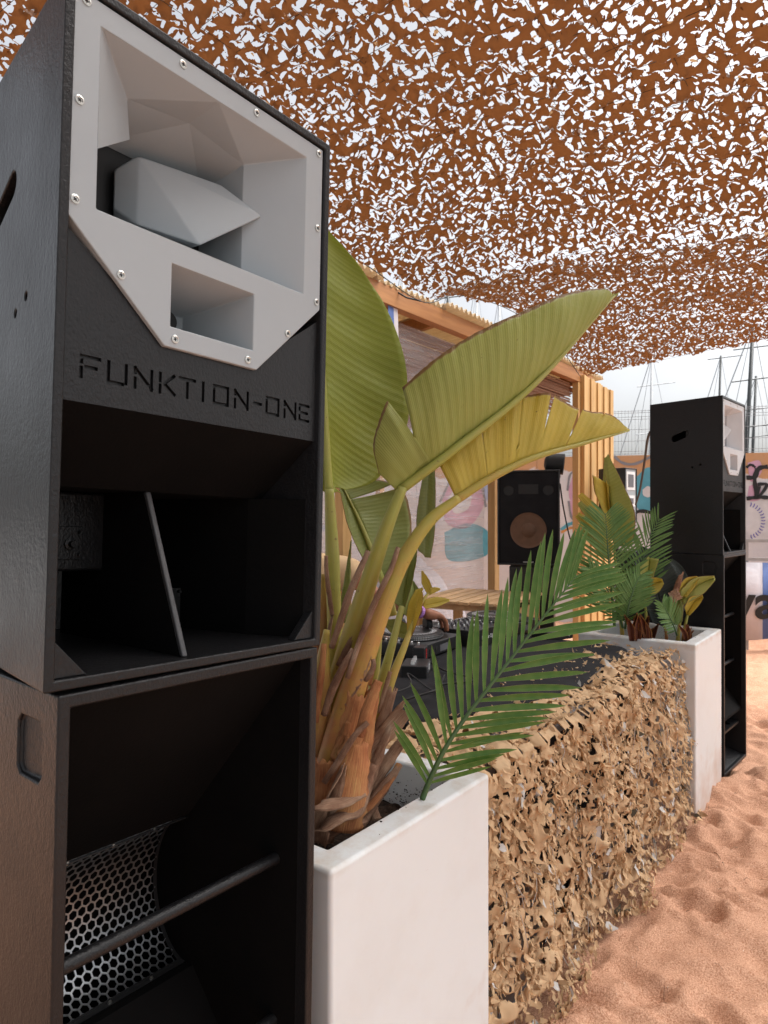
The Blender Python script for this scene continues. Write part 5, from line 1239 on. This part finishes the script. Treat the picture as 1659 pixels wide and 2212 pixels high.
# reed ceiling and rolled reed blinds: rods laid side by side
rd = MB(); qr = random.Random(9)
for i in range(150):
    y = HY + .10 + i * .0195; z = BZ - .03 - (y - HY) * .111 + qr.uniform(-.006, .006)
    rd.tube([(2.3 - 6.4, y - HY, z), (5.0 - 6.4, y - HY + qr.uniform(-.01, .01), z + qr.uniform(-.012, .012)), (7.85 - 6.4, y - HY, z + qr.uniform(-.008, .008))], .0095 + qr.uniform(-.003, .002), 5)
ro = rd.build('reed_ceiling', M['reed'], hut); ro['kind'] = 'stuff'
bl = MB()
for i in range(24):
    z = BZ - .02 - i * .016; bl.tube([(5.62 - 6.4, .06, z), (7.44 - 6.4, .06 + qr.uniform(-.01, .01), z + qr.uniform(-.006, .006))], .0075, 5)
bo = bl.build('reed_blind', M['reed'], hut); bo['kind'] = 'stuff'
hl(MB().tube([(6.0, HY + .02, BZ - .42), (7.46, HY + .02, BZ - .40)], .022, 10)).build('blind_roller', M['metal_grey'], hut, smooth=True)
# right-hand wall panel of upright boards
for k in range(9):
    x = 7.52 + k * .107; th = .028 if k % 2 else .045
    hl(MB().box(x, x + .104, HY - .036 - th, HY - .037, -.05, BZ + .08 - k * .006 + .004 * (k % 3))).build('board', M['wood'], hut, bevel=.003)
flag = obj('hanging_banner', MB().mesh('hanging_banner'), None)
bpy.data.objects.remove(flag)
bn = MB(); bn2 = MB()
for mb_, a, b in ((bn, 0, .55), (bn2, .55, 1)):
    p0, p1 = at(838, 640, 4.9), at(858, 652, 5.0)
    p = p0.lerp(p1, a); q_ = p0.lerp(p1, b); mb_.add([p, q_, q_ + Vector((.02, 0, -.40)), p + Vector((0, 0, -.40))], [(0, 1, 2, 3)])
M['blue'] = simple('blue_print', (.10, .17, .42, 1), (.08, .14, .36, 1), .6)
M['bwhite'] = simple('white_banner_vinyl', (.62, .58, .60, 1), (.56, .52, .55, 1), .5, 3, 12, .2, bdist=.03)
hb = empty('hanging_banner', (0, 0, 0), 0, 'blue and white banner strip hanging under the hut beam', 'banner')
for mb_, mt, nm in ((bn, 'blue', 'blue_stripe'), (bn2, 'bwhite', 'white_stripe')):
    o = mb_.build(nm, M[mt], hb); s_ = o.modifiers.new('s', 'SOLIDIFY'); s_.thickness = .003
# clear plastic sheet closing the hut front
def film_mat():
    k = N('clear_plastic_film'); v = k.co()
    w = k.noise(k.n('Mapping', Vector=v, Scale=(1.2, 1, 5)).outputs[0], 1.6, 5, .6)
    w2 = k.noise(k.n('Mapping', Vector=v, Scale=(.5, 1, 9), Rotation=(0, .35, 0)).outputs[0], 2.5, 4, .6)
    nrm = k.bump(k.n('Math', _operation='ADD', i0=w, i1=w2).outputs[0], .6, .05)
    tr = k.n('BsdfTransparent', Color=(.93, .93, .94, 1)).outputs[0]
    gl = k.n('BsdfGlossy', Roughness=.12, Color=(1, 1, 1, 1), Normal=nrm).outputs[0]
    df = k.n('BsdfTranslucent', Color=(.85, .86, .9, 1), Normal=nrm).outputs[0]
    d2 = k.n('BsdfDiffuse', Color=(.8, .8, .82, 1), Normal=nrm).outputs[0]
    hz = k.n('MixShader', i0=.5, i1=df, i2=d2).outputs[0]
    a = k.n('MixShader', i0=k.n('MapRange', i0=w2, i1=.35, i2=.75, i3=.10, i4=.42).outputs[0], i1=tr, i2=hz).outputs[0]
    return k.done(k.n('MixShader', i0=.10, i1=a, i2=gl).outputs[0])
M['film'] = film_mat()
def film(x0, x1, z0, z1, y, label, seed):
    n, m = 60, 50; X, Z = np.meshgrid(np.linspace(x0, x1, n), np.linspace(z0, z1, m))
    Y = y + .02 * perlin(X * 1.5, Z * 2.5, seed) + .008 * perlin(X * 5 + Z * 2, Z * 8, seed + 1)
    idx = np.arange(n * m).reshape(m, n); Q = np.stack([idx[:-1, :-1], idx[:-1, 1:], idx[1:, 1:], idx[1:, :-1]], -1).reshape(-1, 4)
    o = obj('plastic_sheet', np_mesh('plastic_sheet', np.stack([X, Y, Z], -1).reshape(-1, 3), Q), M['film']); tag(o, label, 'plastic sheet', 'clear plastic sheets on the hut')
film(3.52, 5.49, .15, BZ - .05, HY + .07, 'wrinkled clear plastic sheet between the first two hut posts behind the plant leaves', 71)
film(2.3, 3.42, .15, BZ - .05, HY + .07, 'clear plastic sheet at the end of the hut behind the man', 73)
# draped white bundle inside the hut seen through the film
def bundle():
    n, m = 50, 30; X, T = np.meshgrid(np.linspace(4.9, 6.6, n), np.linspace(0, 1, m)); S = np.sin(np.pi * np.clip((X - 4.9) / 1.7, 0, 1)) ** .4
    Z = (1.25 * S + .08 * perlin(X * 3, T * 3, 7)) * (1 - T) ** .55; Y = HY + 1.1 - .55 * T ** .7 + .08 * perlin(X * 5, T * 2, 8)
    idx = np.arange(n * m).reshape(m, n); Q = np.stack([idx[:-1, :-1], idx[:-1, 1:], idx[1:, 1:], idx[1:, :-1]], -1).reshape(-1, 4)
    o = obj('covered_stack', np_mesh('covered_stack', np.stack([X, Y, Z], -1).reshape(-1, 3), Q), M['bwhite']); tag(o, 'grey-white draped heap inside the hut behind the plastic', 'covered heap')
    s_ = o.modifiers.new('s', 'SOLIDIFY'); s_.thickness = .004
bundle()

# ================================================================== BACK WALL WITH GRAFFITI, FENCE, MASTS, BANNER
def wall_mat():
    k = N('painted_concrete_wall'); v = k.co()
    f = k.noise(v, 1.1, 6, .6); c = k.ramp(f, [(.3, (.56, .55, .58)), (.5, (.66, .64, .64)), (.7, (.70, .67, .68))])
    for sc_, th, cc, off in ((.8, .60, (.62, .40, .50, 1), 0), (.9, .63, (.35, .42, .58, 1), 7), (1.0, .64, (.50, .46, .44, 1), 13)):
        p = k.n('Mapping', Vector=v, Location=(off, off * .7, off * .3)).outputs[0]
        mk = k.ramp(k.noise(p, sc_, 3, .5), [(th, (0, 0, 0)), (th + .03, (1, 1, 1))]); c = k.mixc(mk, c, cc)
    z = k.n('SeparateXYZ', Vector=v).outputs[2]
    top = k.n('Math', _operation='ADD', i0=z, i1=k.n('MapRange', i0=k.noise(v, 2.4, 4), i1=.2, i2=.8, i3=-.22, i4=.22).outputs[0]).outputs[0]
    c = k.mixc(k.ramp(k.n('MapRange', i0=top, i1=2.0, i2=2.7, i3=0, i4=1).outputs[0], [(.47, (0, 0, 0)), (.51, (1, 1, 1))]), c, k.mixc(k.noise(v, 6, 4), (.60, .26, .075, 1), (.50, .30, .15, 1)))
    bl = k.noise(v, 30, 3); c = k.mixc(.12, c, k.mixc(bl, (.3, .3, .3, 1), (.7, .7, .7, 1)))
    return k.done(k.bsdf(c, .8, k.bump(bl, .2, .01), spec=.2))
M['wall'] = wall_mat()
WA = YAW - R(90) + R(-15)      # the wall runs roughly across the view
wc = at(1300, 1112, 11.0); wdir = Vector((math.cos(WA), math.sin(WA), 0)); wnor = Vector((math.sin(WA), -math.cos(WA), 0))
if wnor.dot(Vector((CA, SA, 0))) > 0: wnor = -wnor
wall = empty('graffiti_wall', (wc.x, wc.y, 0), WA, 'pale concrete wall covered with pink and blue graffiti under an orange band', 'wall')
WT = HC + (1112 - 985) / 1500 * 11.0
sy = -1 if (Matrix.Rotation(WA, 3, 'Z') @ Vector((0, 1, 0))).dot(wnor) < 0 else 1   # local y sign facing the viewer
for k in range(8):
    MB().box(-9 + k * 2.0, -9 + k * 2.0 + 1.994, -sy * .12 if sy > 0 else 0, 0 if sy > 0 else .12, -.3, WT).build('wall_panel', M['wall'], wall)
def wl(u, v):
    """bearing -> local (x, z) on the wall face"""
    d = at(u, v, 1.0) - Vector((0, 0, HC)); t = (Vector((wc.x, wc.y, HC)) - Vector((0, 0, HC))).dot(wnor) / d.dot(wnor)
    p = Vector((0, 0, HC)) + d * t; return ((p - Vector((wc.x, wc.y, 0))).dot(wdir), p.z)
def stroke(name, pts, wd, mat, closed=False, lay=0, n=40):
    P = catmull([(*wl(*p), 0) for p in pts], n); mb = MB(); y = sy * (.004 + .003 * lay); V_ = []
    for i, p in enumerate(P):
        t = P[min(i + 1, n)] - P[max(i - 1, 0)]; t = t / (np.linalg.norm(t) + 1e-9); w_ = wd * (.9 + .12 * math.sin(i * .5))
        V_ += [(p[0] - t[1] * w_ / 2, y, p[1] + t[0] * w_ / 2), (p[0] + t[1] * w_ / 2, y, p[1] - t[0] * w_ / 2)]
    mb.add(V_, [(2 * i, 2 * i + 1, 2 * i + 3, 2 * i + 2) for i in range(n)]); mb.build(name, M[mat], wall)
def blob(name, pts, mat, lay=0, n=40):
    P = catmull([(*wl(*p), 0) for p in pts + [pts[0]]], n)[:-1]; y = sy * (.003 + .003 * lay)
    MB().add([(p[0], y, p[1]) for p in P], [tuple(range(len(P)))]).build(name, M[mat], wall)
for nm, c_ in (('pink', (.62, .36, .48, 1)), ('teal', (.10, .36, .46, 1)), ('purple', (.12, .10, .42, 1)), ('pwhite', (.68, .66, .66, 1)), ('pgrey', (.25, .25, .27, 1)), ('orange', (.60, .28, .08, 1))): M[nm] = simple('graffiti_' + nm, c_, None, .7, 4)
GS = 'graffiti_stroke'
blob('graffiti_patch', [(1375, 1030), (1398, 1010), (1418, 1022), (1414, 1095), (1390, 1108), (1372, 1085)], 'teal', 0)
blob('graffiti_patch', [(1388, 1058), (1400, 1050), (1410, 1062), (1402, 1074), (1390, 1070)], 'pwhite', 1)
blob('graffiti_patch', [(1352, 1120), (1420, 1104), (1420, 1190), (1360, 1195)], 'pwhite', 0)
stroke(GS, [(1362, 1112), (1385, 1104), (1412, 1112), (1424, 1140)], .06, 'ink', lay=2)
stroke(GS, [(1326, 985), (1345, 1000), (1372, 1002), (1410, 985)], .045, 'pgrey', lay=2)
blob('graffiti_patch', [(1228, 1055), (1242, 1020), (1256, 1050), (1250, 1075), (1232, 1080)], 'pink', 0)
blob('graffiti_patch', [(1230, 1082), (1252, 1080), (1254, 1118), (1238, 1120)], 'pink', 0)
stroke(GS, [(1226, 1060), (1232, 1025), (1252, 1015)], .035, 'pgrey', lay=2); stroke(GS, [(1228, 1082), (1236, 1120), (1256, 1124)], .035, 'pgrey', lay=2)
stroke(GS, [(1212, 1145), (1230, 1132), (1256, 1128)], .06, 'teal', lay=1); stroke(GS, [(1212, 1150), (1236, 1140), (1256, 1150)], .04, 'orange', lay=2)
blob('graffiti_patch', [(955, 1080), (985, 1030), (1030, 1040), (1045, 1090), (1010, 1140), (965, 1130)], 'pink', 0)
blob('graffiti_patch', [(968, 1075), (992, 1048), (1018, 1062), (1012, 1098), (982, 1108)], 'pwhite', 1)
stroke(GS, [(950, 1085), (985, 1025), (1035, 1040), (1050, 1095)], .04, 'pgrey', lay=2)
blob('graffiti_patch', [(960, 1150), (1010, 1130), (1055, 1150), (1050, 1200), (970, 1210)], 'teal', 0)
blob('graffiti_patch', [(1615, 1000), (1640, 995), (1645, 1020), (1622, 1040)], 'pink', 0); blob('graffiti_patch', [(1618, 1050), (1640, 1045), (1642, 1078), (1616, 1080)], 'pink', 0)
stroke(GS, [(1612, 1032), (1630, 1030), (1640, 1012), (1659, 1008)], .07, 'ink', lay=2); stroke(GS, [(1636, 1012), (1630, 1032), (1634, 1075)], .06, 'ink', lay=3)
stroke(GS, [(1636, 1046), (1656, 1048), (1636, 1075), (1640, 1050)], .05, 'ink', lay=4); stroke(GS, [(1612, 1077), (1640, 1074), (1670, 1076)], .06, 'ink', lay=3)
stroke(GS, [(1612, 1010), (1622, 1004), (1632, 1010)], .04, 'ink', lay=2)
blob('graffiti_patch', [(1612, 1085), (1659, 1082), (1690, 1120), (1659, 1168), (1612, 1165)], 'pwhite', 0)
for k in range(15):     # ring of purple marks, too small to read in the photograph
    a = R(-75 + k * 10.5); r0, r1 = 32, 41
    stroke(GS, [(1612 + math.cos(a) * r0, 1125 + math.sin(a) * r0), (1612 + math.cos(a + .03) * (r0 + r1) / 2, 1125 + math.sin(a + .03) * (r0 + r1) / 2), (1612 + math.cos(a) * r1, 1125 + math.sin(a) * r1)], .014, 'purple', lay=1, n=6)
# welded mesh fence on the wall
FT = HC + (1112 - 888) / 1500 * 11.0
for k in range(6):
    fx = -9 + k * 2.5
    fp = empty('mesh_fence_panel', (0, 0, 0), 0)
    bpy.data.objects.remove(fp)
mf = empty('mesh_fence', (wc.x, wc.y, WT), WA, 'grey welded mesh fence standing on top of the graffiti wall', 'fence')
for k in range(6):
    wires = MB(); fx = -9 + k * 2.5
    for i in range(50): wires.box(fx + i * .05 - .002, fx + i * .05 + .002, -.002, .002, 0, FT - WT)
    for zz in (0.02, .06, .22, .40, .56, .60, FT - WT - .05, FT - WT - .02): wires.box(fx, fx + 2.48, .0025, .0065, zz, zz + .006)
    wo_ = wires.build('mesh_panel', M['fence'], mf)
    MB().box(fx - .025, fx + .025, .01, .05, 0, FT - WT + .03).build('post', M['fence'], mf)
# banner on a barrier in front of the wall
bc = at(1640, 1385, 8.9); bw = 3.0
bar = empty('barrier', (bc.x, bc.y, 0), WA, 'grey metal barrier carrying a printed banner by the far wall', 'barrier')
ln_ = -1.1
zt = HC - (1208 - 1112) / 1500 * 8.9; zt2 = HC - (1168 - 1112) / 1500 * 8.9
for zz in (zt, zt2): MB().box(-.2 + ln_, bw + ln_, -.02, .02, zz - .02, zz + .02).build('rail', M['metal_grey'], bar)
for x in (0, .95, 1.9): MB().box(x + ln_ - .02, x + ln_ + .02, -.018, .018, -.1, zt2).build('upright', M['metal_grey'], bar)
ban = empty('printed_banner', (bc.x, bc.y, 0), WA, 'white and blue banner with big black letters tied to the barrier', 'banner')
yb = sy * .045
def bl2(x0, x1, mat, nm, z0=.10):
    n = 14; V_ = []
    for i in range(n + 1):
        x = x0 + (x1 - x0) * i / n
        V_ += [(x, yb + .012 * math.sin(x * 9) + .008 * math.sin(x * 23), z0 + .02 * math.sin(x * 6)), (x, yb + .004 * math.sin(x * 7), zt - .04)]
    o = MB().add(V_, [(2 * i, 2 * i + 2, 2 * i + 3, 2 * i + 1) for i in range(n)]).build(nm, M[mat], ban, smooth=True); s_ = o.modifiers.new('s', 'SOLIDIFY'); s_.thickness = .003
def bx_of(u): 
    d = at(u, 1112, 1.0) - Vector((0, 0, HC)); t = Vector((bc.x, bc.y, 0)).dot(wnor) / d.dot(wnor); p = d * t; return (Vector((p.x, p.y, 0)) - Vector((bc.x, bc.y, 0))).dot(wdir)
xa, xb = bx_of(1645), bx_of(1672)
sgn = 1 if xb > xa else -1
if sgn > 0:
    bl2(-.9, xa, 'bwhite', 'white_stripe'); bl2(xa, xb, 'blue', 'blue_stripe'); bl2(xb, xb + 1.0, 'bwhite', 'white_stripe')
tz = HC - (1305 - 1112) / 1500 * 8.9
rotz = 0 if sy < 0 else math.pi
text_mesh('lettering', 'va', .62, M['ink'], ban, Matrix.Translation((bx_of(1626), yb + sy * .03, tz + .02)) @ Matrix.Rotation(rotz, 4, 'Z') @ Matrix.Rotation(R(90), 4, 'X'), .003, .012)
# masts of the boats in the harbour
MASTS = [  # top (u, v), foot (u, v), distance, radius, material, spreaders, label
 ((1628, 700), (1602, 1110), 34, .12, 'mast_dark', (.13, .30, .55), 'tall dark sailboat mast just right of the distant loudspeaker'),
 ((1634, 812), (1618, 1110), 46, .11, 'mast_dark', (.25, .45), 'shorter dark mast at the right edge, thin and upright'),
 ((1558, 768), (1544, 1110), 48, .10, 'mast_dark', (.02,), 'slim dark mast rising behind the distant loudspeaker'),
 ((1409, 765), (1402, 1110), 44, .10, 'mast_pale', (.2, .5), 'pale aluminium mast left of the distant loudspeaker'),
 ((871, 560), (863, 1110), 50, .11, 'mast_pale', (), 'pale mast above the hut roof by the tall broad leaf'),
 ((968, 620), (965, 1110), 44, .12, 'mast_dark', (.05,), 'dark mast above the hut roof under the net edge'),
 ((1078, 640), (1090, 1110), 52, .10, 'mast_pale', (), 'faint pale mast standing left of the folded leaf tip'),
 ((1030, 600), (1027, 1110), 55, .09, 'mast_pale', (), 'thin pale mast over the middle of the hut roof')]
for (tu, tv), (fu, fv), w_, r_, mt, sp, lb in MASTS:
    a, b = at(tu, tv, w_), at(fu, fv, w_); root = empty('sailboat_mast', (b.x, b.y, 0), 0, lb, 'mast', 'sailboat masts'); b0 = Vector((b.x, b.y, 0))
    MB().tube([b - b0 + Vector((0, 0, -1)), a - b0], [r_, r_ * .7], 8).build('spar', M[mt], root, smooth=True)
    rt = Vector((SA, -CA, 0))
    for s_ in sp:
        c = a.lerp(b, s_) - b0; MB().tube([c - rt * .9 + Vector((0, 0, -.05)), c + rt * 1.5 + Vector((0, 0, .25))], .035, 5).build('spreader', M[mt], root)
    for dx in (-3.2, -1.6, 2.4): MB().tube([a - b0, Vector((0, 0, 0)) + rt * dx + Vector((0, 0, 1.2))], .016 if dx > -3 else .03, 4).build('stay', M['mast_pale'] if dx > 0 else M['fence'], root)

# ================================================================== OVERHEAD NET
CX0, CX1, CY0, CY1, CZ0 = .1, 7.55, -1.6, 2.86, 3.38
canopy = empty('shade_net', ((CX0 + CX1) / 2, (CY0 + CY1) / 2, CZ0), 0, 'rust-brown camouflage net stretched overhead as a sunshade', 'shade net')
HEMX = np.array([-1, 2.2, 2.9, 3.4, 4.07, 4.5, 5.2, 5.8, 6.6, 7.2, 8]); HEMZ = np.array([3.40, 3.33, 3.30, 3.27, 3.20, 3.36, 3.45, 3.45, 3.36, 3.23, 3.2])
def seam_x(y): return 4.07 + .12 * np.sin(y * 1.1 + 1.0)
def can_h(x, y):
    """billow of the two nets: slack between the cables, pinched along their shared seam"""
    z = CZ0 + .07 * np.sin(x * .9 + .6) * np.cos(y * .7) + .07 * perlin(x * .55, y * .7, 81) + .035 * perlin(x * 1.6, y * 1.6, 82)
    z = z - .10 * np.exp(-np.abs(x - seam_x(y)) / .5)
    wgt = np.exp(-np.clip(2.72 - y, 0, None) / .5); z = z * (1 - wgt) + np.interp(x, HEMX, HEMZ) * wgt
    e = np.exp(-np.clip(7.45 - x, 0, None) / .6); z = z * (1 - e) + (3.23 + .075 * np.clip(2.8 - y, 0, 3)) * e
    return z
def can_map(X, Y, h):
    x = CX0 + X; y = CY0 + Y
    return np.stack([x, y, can_h(x, y) + h], -1)
def can_keep(X, Y):
    x = CX0 + X; y = CY0 + Y
    hem = 2.74 - .05 * np.abs(np.sin(x * 1.9 + .4)) + .12 * np.clip((x - 6.6) / .8, 0, 1)
    far = CX1 - .06 - .06 * np.abs(np.sin(y * 2.3)) + .05 * perlin(y * 6, x * 0 + 1, 3)
    return (y < hem + .03 * perlin(x * 8, y * 0, 5)) & (x < far)
cell = .0060
V_, Q_, holes = net_sheet(int((CX1 - CX0) / cell), int((CY1 - CY0) / cell), cell, .0330, ((.0095, .0225), (.0042, .0090)), can_map, 91, .022, keepfun=can_keep,
    extra=lambda x, y: 1 + .7 * math.exp(-abs(CX0 + x - seam_x(CY0 + y)) / .10))
o = obj('net_fabric', np_mesh('net_fabric', V_, Q_), M['canopy'], canopy); o['kind'] = 'stuff'; o.location = -canopy.location
q = np.random.default_rng(15); pk = [h_ for h_ in holes if q.random() < .40 and h_[0] > .3 and h_[1] > 1.2]
X = np.array([h_[0] - math.sin(h_[4]) * h_[3] for h_ in pk]); Y = np.array([h_[1] + math.cos(h_[4]) * h_[3] for h_ in pk]); ok = can_keep(X + .05, Y + .05)
P = can_map(X, Y, np.full(len(X), -.002))[ok]; pk = [p_ for p_, o_ in zip(pk, ok) if o_]; n = len(P)
for nm, mt, sel in (('net_flaps', 'canopy', 0), ('net_flaps', 'canopy_pale', 1)):
    ii = [i for i in range(n) if (i % 4 == 0) == bool(sel)]
    fo = flap_mesh(nm, P[ii], [np.array((q.normal(0, .2), q.normal(0, .2), -1.)) for _ in ii], [np.array((math.sin(pk[i][4]), -math.cos(pk[i][4]), 0)) for i in ii], [pk[i][3] * q.uniform(1.1, 2.2) for i in ii], M[mt], canopy, 16 + sel); fo.location = -canopy.location
# carrier mesh of thin cord and the edge rope
cd = MB()
for x in np.arange(.9, CX1, .16):
    yy = np.linspace(-.6, CY1 - .3, 24); cd.tube([(x, y, float(can_h(np.array(x), np.array(y))) + .004) for y in yy], .0012, 3)
for y in np.arange(-.6, CY1 - .25, .16):
    xx = np.linspace(.8, CX1 - .15, 40); cd.tube([(x, y, float(can_h(np.array(x), np.array(y))) + .004) for x in xx], .0012, 3)
co_ = cd.build('carrier_cord', M['dark'], canopy); co_['kind'] = 'stuff'; co_.location = -canopy.location
rp = catmull([(-1.2, 2.74, 3.30), (2.5, 2.74, 3.33), (3.4, 2.74, 3.28), (4.1, 2.74, 3.20), (4.6, 2.74, 3.38), (5.5, 2.74, 3.46), (6.5, 2.76, 3.37), (7.5, 2.90, 3.22)], 60)
ro_ = MB().tube(rp, .0035, 6).build('edge_rope', M['dark'], canopy, smooth=True); ro_.location = -canopy.location
sy_ = np.linspace(-1.6, 2.74, 40)
tr_ = MB().tube([(4.07, 2.74, 3.20), (4.05, 2.85, 3.24), (4.02, 2.95, 3.31)], .006, 6).build('tie_rope', M['dark'], canopy, smooth=True); tr_.location = -canopy.location

tw = MB(); qt = random.Random(77)
for _ in range(70):
    x, y = qt.uniform(1.9, 5.2), qt.uniform(.2, .97); a = qt.uniform(0, 6.28); l = qt.uniform(.008, .05)
    z = .045
    tw.tube([(x, y, z), (x + l * .5 * math.cos(a), y + l * .5 * math.sin(a), z + .006), (x + l * math.cos(a), y + l * math.sin(a), z - .004)], qt.uniform(.0008, .0022), 4)
two = tw.build('twig_litter', M['husk']); tag(two, 'tiny dry twigs and leaf crumbs scattered on the sand', 'litter', kind='stuff')
gs = bpy.data.objects['sand']; dg = bpy.context.evaluated_depsgraph_get()
bm_ = bmesh.new(); bm_.from_mesh(two.data)
from mathutils.bvhtree import BVHTree
bvh = BVHTree.FromObject(gs, dg)
for v_ in bm_.verts:
    hit = bvh.ray_cast(Vector((v_.co.x, v_.co.y, 1)), Vector((0, 0, -1)))
    if hit[0] is not None: v_.co.z = hit[0].z + (v_.co.z - .042)
bm_.to_mesh(two.data); bm_.free()
